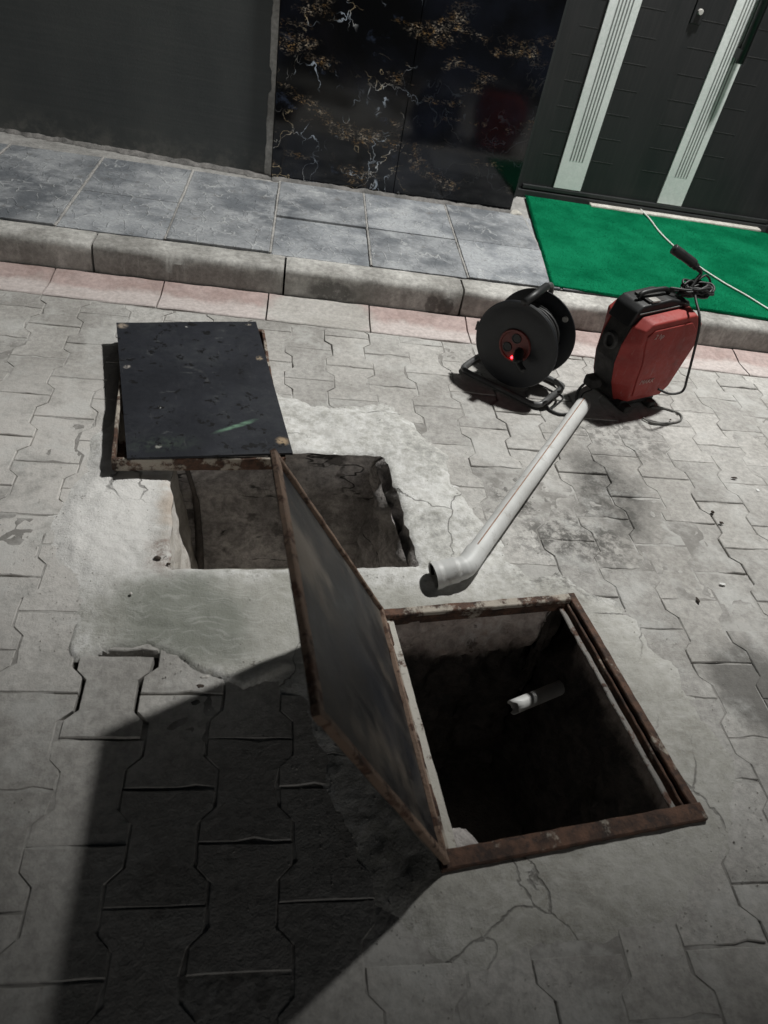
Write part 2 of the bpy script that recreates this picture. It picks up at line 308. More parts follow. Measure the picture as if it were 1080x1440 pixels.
def marble():
    t = NT('black_gold_marble'); p = t.pos()
    q = t.mapv(p, scale=(1, 1, 1.5)); qs = t.mapv(p, rot=(0, R(-14), 0), scale=(1, 1, 2.4))
    base = t.mix(t.ramp(t.noise(p, 3, 4), .40, .7), (.0035, .0038, .0045), (.010, .012, .019))
    patch = t.math('MULTIPLY', t.ramp(t.noise(t.mapv(qs, loc=(.6, 0, .35)), 3.6, 4, .6), .53, .64), t.ramp(t.noise(t.mapv(p, loc=(1, 5, 2)), 14, 4, .7), .38, .56))
    fleck = t.ramp(t.noise(t.mapv(p, rot=(0, R(-14), 0), scale=(1, 1, 2.0)), 85, 6, .75, .5), .48, .68)
    col = t.mix(t.ramp(t.noise(p, 30, 3), .35, .65), (.52, .31, .12), (.72, .62, .50))
    c = t.mix(t.math('MULTIPLY', t.math('MULTIPLY', patch, fleck), .9), base, col)
    # fine pale blue and gold veins, strongest in the left slab
    pw = t.warp(t.warp(p, 4, .34), 24, .06)
    v1 = t.math('MAXIMUM', t.ramp(t.math('ABSOLUTE', t.math('SUBTRACT', t.noise(pw, 5.2, 2, .4), .5)), .007, .001), t.ramp(t.math('ABSOLUTE', t.math('SUBTRACT', t.noise(t.mapv(pw, loc=(4, 2, 7)), 7, 2, .4), .5)), .006, .001))
    sx = t.n('ShaderNodeSeparateXYZ'); t.put(sx.inputs[0], p)
    left = t.ramp(sx.outputs['X'], .52, .38); m1 = t.math('MULTIPLY', v1, t.math('MULTIPLY', t.math('MULTIPLY_ADD', left, .95, .05), t.ramp(t.math('MULTIPLY_ADD', t.ramp(sx.outputs['Z'], .9, .2), .10, t.noise(t.mapv(p, loc=(3, 3, 3)), 5, 3)), .52, .64)))
    c = t.mix(t.math('MULTIPLY', m1, .95), c, t.mix(t.ramp(t.noise(p, 5), .45, .6), (.50, .57, .66), (.60, .48, .30)))
    hz = t.math('MULTIPLY', t.ramp(t.noise(t.mapv(q, loc=(6, 2, 4)), 5, 5, .7), .58, .76), t.math('MULTIPLY', left, .8)); c = t.mix(hz, c, (.06, .08, .13))
    return t.done(c, .09, t.bump(t.noise(p, 90, 3), .03, .001), spec=.5)
M['marble'] = marble()
def doorm(name, c1, c2, rough=.45):
    t = NT(name); p = t.pos()
    n1 = t.noise(t.mapv(p, scale=(3, 3, .6)), 3, 5, .6); g = t.noise(t.mapv(p, scale=(120, 120, 4)), 1, 3)
    c = t.mix(t.ramp(n1, .3, .7), c1, c2); c = t.mix(t.math('MULTIPLY', t.ramp(g, .45, .7), .2), c, (.045, .04, .04))
    return t.done(c, rough, t.bump(g, .1, .001))
M['door'] = doorm('anthracite_door', (.009, .011, .012), (.018, .0185, .020))
M['frame'] = doorm('anthracite_frame', (.014, .017, .018), (.024, .026, .026), .5)
M['strip'] = mottled('brushed_aluminium_strip', (.66, .70, .68), (.76, .79, .77), 4, 90, .42, .06, .001)
M['groove'] = mottled('dark_groove', (.14, .155, .15), (.20, .21, .20), 6, 60, .6, .1, .001)
M['line'] = mottled('door_line', (.022, .024, .025), (.055, .055, .055), 9, 60, .5, .1, .001)
M['blackmetal'] = mottled('black_metal', (.008, .009, .010), (.016, .017, .018), 9, 70, .42, .1, .001, coords='obj')
M['mat'] = mottled('green_carpet', (.002, .085, .036), (.006, .155, .070), 5.0, 420, .95, .5, .002)
M['pile'] = mottled('green_carpet_pile', (.002, .092, .040), (.007, .17, .078), 6, 60, .9, .1, .001)
for k_ in ('mat', 'pile'): M[k_].node_tree.nodes['Principled BSDF'].inputs['Specular IOR Level'].default_value = 0
M['pvc'] = None
def pvc():
    t = NT('grey_white_pvc'); p = t.pos(); o = t.obj()
    f = t.noise(p, 45, 5, .7); c = t.mix(t.ramp(t.noise(p, 8, 5), .3, .7), (.50, .50, .485), (.64, .645, .635))
    d = t.ramp(t.noise(p, 20, 6, .72), .56, .70); c = t.mix(t.math('MULTIPLY', d, .55), c, (.25, .22, .19))
    return t.done(c, .5, t.bump(f, .15, .001))
M['pvc'] = pvc()
M['print'] = mottled('brown_print_line', (.26, .13, .08), (.34, .20, .13), 20, 60, .6, .1, .001)
M['blackplastic'] = mottled('black_plastic', (.007, .0075, .008), (.016, .0165, .017), 12, 90, .5, .3, .001, coords='obj')
M['reelplastic'] = mottled('satin_black_plastic', (.008, .009, .011), (.013, .015, .019), 5, 90, .5, .15, .001, coords='obj')
M['dustyblack'] = mottled('dusty_black_plastic', (.010, .010, .0105), (.05, .047, .044), 14, 70, .75, .5, .002, coords='obj')
M['greyplastic'] = mottled('grey_worn_plastic', (.03, .03, .03), (.07, .068, .065), 14, 70, .6, .3, .001, coords='obj')
M['cable'] = mottled('black_cable', (.010, .010, .0105), (.022, .022, .022), 14, 70, .55, .2, .001)
M['greycable'] = mottled('grey_cable', (.10, .10, .095), (.17, .165, .155), 14, 70, .6, .2, .001)
M['red'] = mottled('red_plastic_shell', (.155, .014, .013), (.25, .030, .027), 7, 90, .58, .35, .0015, coords='obj', speck=(.16, .05, .045))
M['hub'] = mottled('red_brown_socket', (.10, .020, .017), (.15, .034, .028), 20, 90, .5, .2, .001, coords='obj')
M['pale'] = mottled('pale_print', (.42, .25, .23), (.52, .36, .33), 20, 90, .6, .1, .001, coords='obj')
M['tube'] = mottled('dark_grey_tube', (.05, .052, .053), (.09, .09, .09), 14, 60, .38, .15, .001, coords='obj')
M['steel'] = mottled('steel_coloured_gap_light', (.30, .29, .27), (.42, .41, .39), 18, 60, .4, .2, .001, coords='obj')
M['cord'] = mottled('white_cord', (.55, .56, .52), (.68, .69, .65), 18, 60, .6, .2, .001)
M['sill'] = mottled('pale_cement_sill', (.38, .36, .32), (.52, .50, .46), 12, 60, .9, .5, .004)
M['pebble'] = mottled('pebble', (.34, .325, .30), (.52, .50, .47), 12, 60, .9, .4, .003)
M['darkbit'] = mottled('dry_leaf', (.035, .026, .02), (.06, .045, .035), 20, 60, .9, .3, .002)
M['whitebit'] = mottled('white_paint_drop', (.62, .62, .60), (.70, .70, .68), 20, 60, .7, .3, .002)
def emis(name, col, st):
    t = NT(name); t.put(t.b.inputs['Emission Color'], col); t.b.inputs['Emission Strength'].default_value = st
    return t.done(col, .4)
M['led'] = emis('red_led', (1, .02, .03), 14.)
M['lens'] = emis('lamp_lens', (1, .97, .92), 6.)

# ------------------------------------------------------------------ object helpers
def link(o, parent=None):
    COL.objects.link(o)
    if parent is not None: o.parent = parent
    return o
def tag(o, label=None, cat=None, group=None, kind=None):
    if label: o['label'] = label
    if cat: o['category'] = cat
    if group: o['group'] = group
    if kind: o['kind'] = kind
    return o
def empty(name, loc=(0, 0, 0), rot=(0, 0, 0)):
    o = bpy.data.objects.new(name, None); COL.objects.link(o); o.empty_display_size = .05
    o.location = loc; o.rotation_euler = rot; return o
def mk(name, verts, faces, m, parent=None, smooth=False):
    me = bpy.data.meshes.new(name); me.from_pydata([tuple(v) for v in verts], [], [tuple(f) for f in faces]); me.update()
    bm = bmesh.new(); bm.from_mesh(me); bmesh.ops.recalc_face_normals(bm, faces=bm.faces); bm.to_mesh(me); bm.free()
    if smooth: me.polygons.foreach_set('use_smooth', [True]*len(me.polygons))
    me.materials.append(M[m] if isinstance(m, str) else m)
    return link(bpy.data.objects.new(name, me), parent)
def frombm(name, bm, m, parent=None, smooth=False):
    bmesh.ops.recalc_face_normals(bm, faces=bm.faces)
    me = bpy.data.meshes.new(name); bm.to_mesh(me); bm.free()
    if smooth: me.polygons.foreach_set('use_smooth', [True]*len(me.polygons))
    me.materials.append(M[m] if isinstance(m, str) else m)
    return link(bpy.data.objects.new(name, me), parent)
def bbox_bm(lo, hi, bev=.002, seg=2):
    bm = bmesh.new(); bmesh.ops.create_cube(bm, size=1)
    for v in bm.verts:
        v.co = Vector([(lo[i]+hi[i])/2 + v.co[i]*(hi[i]-lo[i]) for i in range(3)])
    if bev: bmesh.ops.bevel(bm, geom=list(bm.edges), offset=bev, segments=seg, affect='EDGES', profile=.6)
    return bm
def box(name, lo, hi, m, parent=None, bev=.002, seg=2): return frombm(name, bbox_bm(lo, hi, bev, seg), m, parent)
def n3(x, y, z=0): return mnoise.noise(Vector((x, y, z)))
def bar(name, p0, p1, wdt, hgt, m, parent=None, rough=.0012, step=.02, side=(0, 0, 1), bev=.002):
    """worn bar from p0 to p1; height along `side`"""
    p0, p1 = Vector(p0), Vector(p1); d = (p1-p0); L = d.length; d.normalize(); h = Vector(side).normalized(); h = (h - h.dot(d)*d).normalized(); wv = d.cross(h)
    n = max(2, int(L/step)); vs = []; fs = []
    ring = []
    b = bev
    for sx, sy in ((-1, -1), (1, -1), (1, 1), (-1, 1)):
        cx, cy = sx*wdt/2, sy*hgt/2
        pts = [(cx - sx*b, cy), (cx, cy - sy*b)]
        if sx*sy > 0: pts = pts[::-1] if False else pts
        ring.append(((cx, cy - sy*b), (cx - sx*b, cy), sx, sy))
    rp = []
    for i, (a, c, sx, sy) in enumerate(ring): rp += ([c, a] if i in (0, 2) else [a, c])
    # order: counter-clockwise
    rp.sort(key=lambda q: math.atan2(q[1]/hgt, q[0]/wdt))
    K = len(rp)
    for i in range(n+1):
        c = p0 + d*L*i/n
        for (x, y) in rp:
            q = c + wv*x + h*y
            k = Vector((n3(q.x*40, q.y*40, q.z*40), n3(q.x*40+9, q.y*40, q.z*40), n3(q.x*40, q.y*40+9, q.z*40)))
            vs.append(q + k*rough)
    for i in range(n):
        for j in range(K): fs.append((i*K+j, i*K+(j+1) % K, (i+1)*K+(j+1) % K, (i+1)*K+j))
    fs.append(tuple(range(K))); fs.append(tuple(n*K+j for j in range(K)))
    return mk(name, vs, fs, m, parent)
def crom(pts, n=8):
    P = [Vector(p) for p in pts]; P = [2*P[0]-P[1]] + P + [2*P[-1]-P[-2]]; out = []
    for i in range(1, len(P)-2):
        a, b, c, d = P[i-1:i+3]
        for k in range(n):
            t = k/n; out.append(.5*((2*b)+(c-a)*t+(2*a-5*b+4*c-d)*t*t+(-a+3*b-3*c+d)*t**3))
    out.append(P[-2]); return out
def tube_geo(path, rad, seg=10, cap=True):
    vs, fs = [], []; n = len(path); prev = None
    for i, p in enumerate(path):
        d = (path[min(i+1, n-1)] - path[max(i-1, 0)]).normalized()
        if prev is None: a = d.orthogonal().normalized()
        else: a = (prev - prev.dot(d)*d).normalized()
        prev = a; b = d.cross(a); rr = rad[i] if isinstance(rad, (list, tuple)) else rad
        for k in range(seg):
            t = 2*math.pi*k/seg; vs.append(p + a*math.cos(t)*rr + b*math.sin(t)*rr)
    for i in range(n-1):
        for k in range(seg): fs.append((i*seg+k, i*seg+(k+1) % seg, (i+1)*seg+(k+1) % seg, (i+1)*seg+k))
    if cap: fs.append(tuple(range(seg))); fs.append(tuple((n-1)*seg+k for k in range(seg)))
    return vs, fs
def tube(name, pts, rad, m, parent=None, n=8, seg=10, cap=True, straight=False):
    path = [Vector(p) for p in pts] if straight else crom(pts, n)
    vs, fs = tube_geo(path, rad, seg, cap)
    return mk(name, vs, fs, m, parent, smooth=True)
def lathe(name, prof, m, parent=None, seg=56, axis='y', center=(0, 0, 0)):
    """prof: list of (radius, along)"""
    vs, fs = [], []; K = len(prof)
    for i in range(seg):
        t = 2*math.pi*i/seg
        for r, a in prof:
            x, z = r*math.cos(t), r*math.sin(t)
            v = (x, a, z) if axis == 'y' else (x, z, a)
            vs.append((v[0]+center[0], v[1]+center[1], v[2]+center[2]))
    for i in range(seg):
        for k in range(K-1): fs.append((i*K+k, ((i+1) % seg)*K+k, ((i+1) % seg)*K+k+1, i*K+k+1))
    fs.append(tuple(i*K for i in range(seg))); fs.append(tuple(i*K+K-1 for i in range(seg)))
    o = mk(name, vs, fs, m, parent, smooth=True)
    o.data.set_sharp_from_angle(angle=R(35)); return o
def prism(name, poly, y0, y1, m, parent=None, bev=.006, poly2=None):
    """poly in local x,z extruded along y; poly2 = outline at y1"""
    bm = bmesh.new(); p2 = poly2 or poly; n = len(poly)
    a = [bm.verts.new((x, y0, z)) for x, z in poly]; b = [bm.verts.new((x, y1, z)) for x, z in p2]
    bm.faces.new(a); bm.faces.new(b[::-1])
    for i in range(n): bm.faces.new((a[i], a[(i+1) % n], b[(i+1) % n], b[i]))
    bmesh.ops.recalc_face_normals(bm, faces=bm.faces)
    if bev: bmesh.ops.bevel(bm, geom=list(bm.edges), offset=bev, segments=3, affect='EDGES', profile=.6)
    o = frombm(name, bm, m, parent, smooth=True); o.data.set_sharp_from_angle(angle=R(40)); return o

# polygons helpers (numpy)
def inside(px, py, poly):
    r = np.zeros(px.shape, bool); n = len(poly)
    for i in range(n):
        (x1, y1), (x2, y2) = poly[i], poly[(i+1) % n]
        c = ((y1 > py) != (y2 > py)) & (px < (x2-x1)*(py-y1)/((y2-y1) if y2 != y1 else 1e-9)+x1); r ^= c
    return r
def segdist(px, py, poly):
    best = np.full(px.shape, 9.); bx = np.zeros(px.shape); by = np.zeros(px.shape); n = len(poly)
    for i in range(n):
        (x1, y1), (x2, y2) = poly[i], poly[(i+1) % n]; dx, dy = x2-x1, y2-y1
        t = np.clip(((px-x1)*dx+(py-y1)*dy)/(dx*dx+dy*dy+1e-12), 0, 1); qx, qy = x1+t*dx, y1+t*dy
        d = np.hypot(px-qx, py-qy); k = d < best; best[k] = d[k]; bx[k] = qx[k]; by[k] = qy[k]
    return best, bx, by
def vnoise(X, Y, sc, oct=4, seed=0):
    """value noise, vectorised"""
    tot = np.zeros(X.shape); amp = 1; s = 0
    for o in range(oct):
        g = np.random.default_rng(seed*31+o).random((256, 256)); x = X*sc; y = Y*sc
        xi = np.floor(x).astype(int); yi = np.floor(y).astype(int); fx = x-xi; fy = y-yi; fx = fx*fx*(3-2*fx); fy = fy*fy*(3-2*fy)
        a = g[xi % 256, yi % 256]; b = g[(xi+1) % 256, yi % 256]; c = g[xi % 256, (yi+1) % 256]; d = g[(xi+1) % 256, (yi+1) % 256]
        tot += amp*((a*(1-fx)+b*fx)*(1-fy)+(c*(1-fx)+d*fx)*fy); s += amp; amp *= .5; sc *= 2.03
    return tot/s - .5
def sheet(name, x0, x1, y0, y1, step, zfun, keep, m, parent=None, snap=(), smooth=True):
    xs = np.arange(x0, x1+step*.5, step); ys = np.arange(y0, y1+step*.5, step); X, Y = np.meshgrid(xs, ys)
    kill = np.zeros(X.shape, bool)
    for poly in snap:
        ins = inside(X, Y, poly); d, bx, by = segdist(X, Y, poly)
        near = ins & (d < step*1.05); X = np.where(near, bx, X); Y = np.where(near, by, Y); kill |= ins & ~near
    K = keep(X, Y) & ~kill; Z = zfun(X, Y)
    cell = K[:-1, :-1] & K[1:, :-1] & K[:-1, 1:] & K[1:, 1:]
    W_ = X.shape[1]; jj, ii = np.nonzero(cell); a = jj*W_+ii
    F = np.stack([a, a+1, a+1+W_, a+W_], 1)
    used = np.unique(F); mp = np.full(X.size, -1); mp[used] = np.arange(len(used))
    V = np.stack([X.ravel(), Y.ravel(), Z.ravel()], 1)[used]
    me = bpy.data.meshes.new(name); me.from_pydata(V.tolist(), [], mp[F].tolist()); me.update()
    me.polygons.foreach_set('use_smooth', [smooth]*len(me.polygons)); me.materials.append(M[m])
    return link(bpy.data.objects.new(name, me), parent)

# ------------------------------------------------------------------ lamp on the facade (out of frame, throws the shadows)
def wall_lamp():
    t = empty('wall_lamp', (LAMP_POS[0], 3.58, LAMP_POS[2]))
    tag(t, 'small white floodlight on a bracket high on the facade above the door', 'lamp')
    rel = Vector(LAMP_POS) - Vector((LAMP_POS[0], 3.58, LAMP_POS[2]))
    box('bracket_plate', (-.05, -.012, -.02), (.05, -.001, .16), 'tube', t)
    tube('bracket_arm', [(0, -.01, .08), (0, -.14, .12), (0, rel.y, .10)], .012, 'tube', t)
    d = (Vector(LAMP_AIM)-Vector(LAMP_POS)).normalized(); q = d.to_track_quat('-Z', 'Y')
    h = lathe('lamp_housing', [(.02, .10), (.06, .095), (.085, .06), (.095, .012), (.088, .010), (.08, .05)], 'tube', t, axis='z'); h.location = rel; h.rotation_mode = 'QUATERNION'; h.rotation_quaternion = q
    l = lathe('lamp_lens', [(.001, .048), (.078, .047), (.078, .043), (.001, .042)], 'lens', t, axis='z'); l.location = rel; l.rotation_mode = 'QUATERNION'; l.rotation_quaternion = q
    ld = bpy.data.lights.new('lamp_light', 'SPOT'); ld.energy = LAMP_W; ld.color = (1, .995, .962); ld.shadow_soft_size = .10
    ld.spot_size = R(LAMP_CONE); ld.spot_blend = .5
    lo = bpy.data.objects.new('lamp_light', ld); link(lo, t); lo.location = rel + d*.02; lo.rotation_mode = 'QUATERNION'; lo.rotation_quaternion = q
wall_lamp()

# ------------------------------------------------------------------ ground geometry constants
CEM = [(-0.545, 1.313), (-0.535, 1.502), (-0.493, 1.763), (-0.424, 1.923), (-0.021, 1.998), (0.16, 1.949), (0.337, 2.022), (0.448, 1.823), (0.526, 1.727), (0.558, 1.476), (0.608, 1.438), (0.664, 1.269), (0.78, 1.305), (0.877, 1.165), (0.991, 1.007), (1.014, 0.844), (1.033, 0.694), (0.976, 0.596), (0.849, 0.495), (0.751, 0.39), (0.56, 0.355), (0.448, 0.343), (0.297, 0.364), (0.248, 0.416), (0.221, 0.46), (0.149, 0.567), (0.117, 0.673), (0.072, 0.824), (0.033, 0.886), (-0.085, 0.91), (-0.244, 0.961), (-0.364, 0.954), (-0.399, 1.011), (-0.43, 1.077), (-0.526, 1.231)]
FA, FB, FC, FD = Vector((.245, 1.092, 0)), Vector((.759, 1.184, 0)), Vector((.882, .609, 0)), Vector((.337, .509, 0))
def wob(p, q, n, amp, seed):
    out = []; p, q = Vector(p), Vector(q); nrm = Vector((-(q-p).y, (q-p).x)).normalized()
    for i in range(n):
        t = i/n; c = p.lerp(q, t) + nrm*(amp*n3(t*n*.6, seed) if 0 < i else 0); out.append((c.x, c.y))
    return out
H1c = [(-.229, 1.190), (.372, 1.248), (.306, 1.690), (-.290, 1.632)]
H1 = wob(H1c[0], H1c[1], 24, .005, 3.3) + wob(H1c[1], H1c[2], 20, .010, 7.7) + wob(H1c[2], H1c[3], 24, .006, 5.1) + wob(H1c[3], H1c[0], 20, .008, 9.4)
cF = (FA+FB+FC+FD)/4
H2 = [tuple((p + (cF-p).normalized()*.02)[:2]) for p in (FD, FC, FB, FA)]
PITS = [H1, H2]

# ground far around, bed under the pavers
root_p = empty('pavement'); tag(root_p, kind='structure')
def far_ground():
    xs = [-40, -1.9, 2.6, 40]; ys = [-40, -.6, 2.44]; vs = [(x, y, -.055) for y in ys for x in xs]; fs = []
    for j in range(2):
        for i in range(3):
            if (i, j) == (1, 1): continue
            a = j*4+i; fs.append((a, a+1, a+5, a+4))
    o = mk('ground', vs, fs, 'bed'); tag(o, kind='structure')
far_ground()
sheet('joint_sand', -1.9, 2.6, -.6, 2.44, .0125,
      lambda X, Y: -.0027 - .024*np.clip(vnoise(X, Y, 7, 4, 3)-.01, 0, .5) + .002*vnoise(X, Y, 60, 2, 5) - np.where(inside(X, Y, [(-.40, .79), (-.20, .79), (-.08, .90), (-.09, .97), (-.38, .99)]), .022, 0),
      lambda X, Y: ~inside(X, Y, [(-.26, 1.17), (.40, 1.22), (.33, 1.72), (-.32, 1.66)]) & ~inside(X, Y, [tuple(p[:2]) for p in (FD, FC, FB, FA)]),
      'bed', root_p)

# interlocking pavers
PW, PL, GAP = .139, .2003, .0030; AMP = .0125; ANG = R(2.0); ORG = Vector((.643, 1.885))
ca, sa = math.cos(ANG), math.sin(ANG)
def paver_outline(seed, gap=GAP):
    a, b = PW/2+AMP-gap/2, PW/2-AMP-gap/2; L = PL/2-gap/2
    rr = random.Random(seed)
    base = [(-a, -L), (a, -L), (a, -L+.0365), (b, -.0375), (b, .0375), (a, L-.0365), (a, L), (-a, L), (-a, L-.0365), (-b, .0375), (-b, -.0375), (-a, -L+.0365)]
    out = []; n = len(base)
    for i in range(n):
        p, q = base[i], base[(i+1) % n]; d = math.hypot(q[0]-p[0], q[1]-p[1]); k = max(1, round(d/.03))
        for j in range(k):
            t = j/k; ch = -.006 if rr.random() < .05 else 0
            x, y = p[0]+(q[0]-p[0])*t, p[1]+(q[1]-p[1])*t; r = math.hypot(x, y)
            g = 1 + (rr.uniform(-.0012, .0010) + ch)/r; out.append((x*g, y*g))
    return out
def paver_mesh(name, outline, cr=.0022):
    n = len(outline); cx = sum(p[0] for p in outline)/n; cy = sum(p[1] for p in outline)/n
    vs = [(x, y, -.045) for x, y in outline] + [(x, y, -cr) for x, y in outline]
    for i, (x, y) in enumerate(outline):
        d = math.hypot(x-cx, y-cy) or 1; vs.append((x-(x-cx)/d*cr, y-(y-cy)/d*cr, 0))
    fs = [(k*n+i, k*n+(i+1) % n, (k+1)*n+(i+1) % n, (k+1)*n+i) for k in range(2) for i in range(n)] + [tuple(2*n+i for i in range(n))]
    me = bpy.data.meshes.new(name); me.from_pydata(vs, [], fs); me.update(); me.materials.append(M['paver'])
    for p in me.polygons: p.use_smooth = False
    return me
VAR = [paver_mesh('paver', paver_outline(i)) for i in range(9)]
OUT0 = [paver_outline(i) for i in range(9)]
def clip(poly, f):
    out = []
    for i in range(len(poly)):
        p, q = poly[i], poly[(i+1) % len(poly)]; a, b = f(p), f(q)
        if a >= 0: out.append(p)
        if a*b < 0: t = a/(a-b); out.append((p[0]+(q[0]-p[0])*t, p[1]+(q[1]-p[1])*t))
    return out
def to_world(o, c): return c[0]+o[0]*ca-o[1]*sa, c[1]+o[0]*sa+o[1]*ca
YG = 2.424
def in_view(x, y):
    q = Vector((x, y, -CAMH)); wz = q.dot(fw)
    if wz < .05: return False
    px, py = 540+1025.57*q.dot(rt)/wz, 720-1025.57*q.dot(up)/wz
    return -70 < px < 1150 and -60 < py < 1560
rest_v, rest_f = [], []; npav = 0
cemA = np.array
for k in range(-24, 26):
    for j in range(-18, 9):
        lu, lv = k*PW, (j+.5)*PL + (PL/2 if k % 2 else 0)
        c = (ORG.x + lu*ca - lv*sa, ORG.y + lu*sa + lv*ca)
        if c[1] > YG+.1 or c[1] < -1.2 or abs(c[0]) > 3.1: continue
        vi = random.randrange(9); o = OUT0[vi]; ww = [to_world(p, c) for p in o]
        WX = np.array([p[0] for p in ww]); WY = np.array([p[1] for p in ww])
        # leave out stones wholly under the screed, or over an opening
        dC, _, _ = segdist(WX, WY, CEM); iC = inside(WX, WY, CEM)
        if np.all(iC & (dC > .03)): continue
        if any(np.any(inside(WX, WY, P_)) for P_ in ([(-.26, 1.17), (.40, 1.22), (.33, 1.72), (-.32, 1.66)], [tuple(p[:2]) for p in (FD, FC, FB, FA)])): continue
        z = -.001 + .0022*n3(c[0]*3, c[1]*3, 2) + random.uniform(-.0012, .0012)
        tx, ty = random.uniform(-.006, .006), random.uniform(-.006, .006)
        if (k, j) in (): z = 0
        if WY.max() > YG:
            loc = clip(ww, lambda p: YG-p[1])
            if len(loc) < 4: continue
            mx, my = sum(p[0] for p in loc)/len(loc), sum(p[1] for p in loc)/len(loc)
            if max(p[1] for p in loc)-min(p[1] for p in loc) < .02: continue
            me = paver_mesh('paver', [(p[0]-mx, p[1]-my) for p in loc]); pc = (mx, my); rz = 0
        else: me = VAR[vi]; pc = c; rz = ANG + random.uniform(-.008, .008)
        if in_view(*c) and npav < 300:
            ob = bpy.data.objects.new('paver', me); link(ob, root_p); ob.location = (pc[0]+random.uniform(-.001, .001), pc[1]+random.uniform(-.001, .001), z); ob.rotation_euler = (tx, ty, rz); npav += 1
            if math.hypot(c[0]+.29, c[1]-.905) < .075: ob.scale = (.90, .94, 1); ob.location.z = .002; ob.location.y -= .006; ob['label'] = 'loose paver with wide dark gaps round it'
        else:
            b0 = len(rest_v); cr, sr = math.cos(rz), math.sin(rz)
            rest_v += [(pc[0]+v.co.x*cr-v.co.y*sr, pc[1]+v.co.x*sr+v.co.y*cr, v.co.z+z) for v in me.vertices]; rest_f += [tuple(b0+i for i in p.vertices) for p in me.polygons]
ro = mk('paver_field', rest_v, rest_f, 'paver', root_p); tag(ro, kind='stuff')
print('pavers', npav)

# cement screed round the openings
def cemz(X, Y):
    ins = inside(X, Y, CEM); d, _, _ = segdist(X, Y, CEM); sd = np.where(ins, d, -d) + .085*vnoise(X, Y, 8, 6, 11)
    rise = np.clip((sd+.010)/.09, 0, 1); rise = rise*rise*(3-2*rise)
    # crisp broken step along the front edge of the strip (left of the shadow)
    st = inside(X, Y, [(-.40, .90), (-.05, .86), (.06, .93), (.0, 1.0), (-.40, 1.02)]); rise = np.where(st, np.clip((sd+.012)/.012, 0, 1), rise)
    lump = .016*vnoise(X, Y, 5, 4, 2) + .009*vnoise(X, Y, 22, 4, 4) + .003*vnoise(X, Y, 80, 2, 6)
    smooth = np.exp(-((Y-1.05-.1*X)/.11)**2)
    z = -.0065 + rise*(.0125 + lump*(1-.6*smooth))
    z += .008*np.exp(-(((X+.42)/.16)**2+((Y-1.45)/.25)**2))*rise
    # meet the steel frame and the lip
    d2, _, _ = segdist(X, Y, [tuple(p[:2]) for p in (FD, FC, FB, FA)]); z = np.where(d2 < .03, z + (.006-z)*np.clip(1-d2/.03, 0, 1), z)
    d1, _, _ = segdist(X, Y, H1); z -= .006*np.clip(1-d1/.012, 0, 1)**2
    return z
def cemkeep(X, Y):
    ins = inside(X, Y, CEM); d, _, _ = segdist(X, Y, CEM); return np.where(ins, d, -d) + .085*vnoise(X, Y, 8, 6, 11) > -.016
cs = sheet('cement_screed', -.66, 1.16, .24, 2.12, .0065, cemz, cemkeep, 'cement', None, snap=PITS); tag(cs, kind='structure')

# ------------------------------------------------------------------ openings
def pit_side(name, top, m, parent, depth, slope, rough, rows=26, ztop=0., wav=0., inward=None, seed=0, power=1.):
    """wall of an opening hanging down from the polyline `top`; `slope` moves it inward (+) with depth"""
    n = len(top); ctr = inward; vs, fs = [], []
    for r_ in range(rows+1):
        t = r_/rows
        for i, p in enumerate(top):
            dp = depth*(1 + wav*(n3(i*.11, seed, 4) + .25*n3(i*.4, seed, 8))); zz = ztop - dp*t
            nx, ny = ctr[0], ctr[1]; off = slope*t**power + (rough*(n3(p[0]*9, p[1]*9, zz*9+seed)+.5*n3(p[0]*30, p[1]*30, zz*30)+.25*n3(p[0]*80, p[1]*80, zz*80)) if r_ else 0)
            vs.append((p[0]+nx*off, p[1]+ny*off, zz))
    for r_ in range(rows):
        for i in range(n-1): a = r_*n+i; fs.append((a, a+1, a+n+1, a+n))
    return mk(name, vs, fs, m, parent, smooth=True)
def lerp_line(a, b, n, amp=0, seed=0):
    return [(a[0]+(b[0]-a[0])*i/n + amp*n3(i*.4, seed), a[1]+(b[1]-a[1])*i/n + amp*n3(i*.4, seed+5)) for i in range(n+1)]
p1 = empty('rear_pit', (0, 0, 0)); tag(p1, kind='structure')
near = H1[:25]; right = H1[24:45]; farw = H1[44:69]; left = H1[68:] + [H1[0]]
pit_side('pit_wall', near, 'palewall', p1, .7, -.03, .02, inward=(-.05, 1), seed=1)
pit_side('pit_wall', right, 'pitwall', p1, .7, .05, .03, rows=44, inward=(-1, -.1), seed=2, power=.6)
pit_side('pit_wall', farw, 'pitwall', p1, .75, .07, .022, rows=50, inward=(.05, -1), seed=3)
pit_side('pit_wall', left, 'palewall', p1, .7, .10, .014, rows=40, inward=(1, -.1), seed=4)
mk('pit_floor', [(-.4, 1.165, -.48), (.5, 1.225, -.48), (.5, 1.8, -.48), (-.4, 1.8, -.48)], [(0, 1, 2, 3)], 'palewall', p1)  # unseen floor, raised and kept pale to bounce lamp light onto the far wall
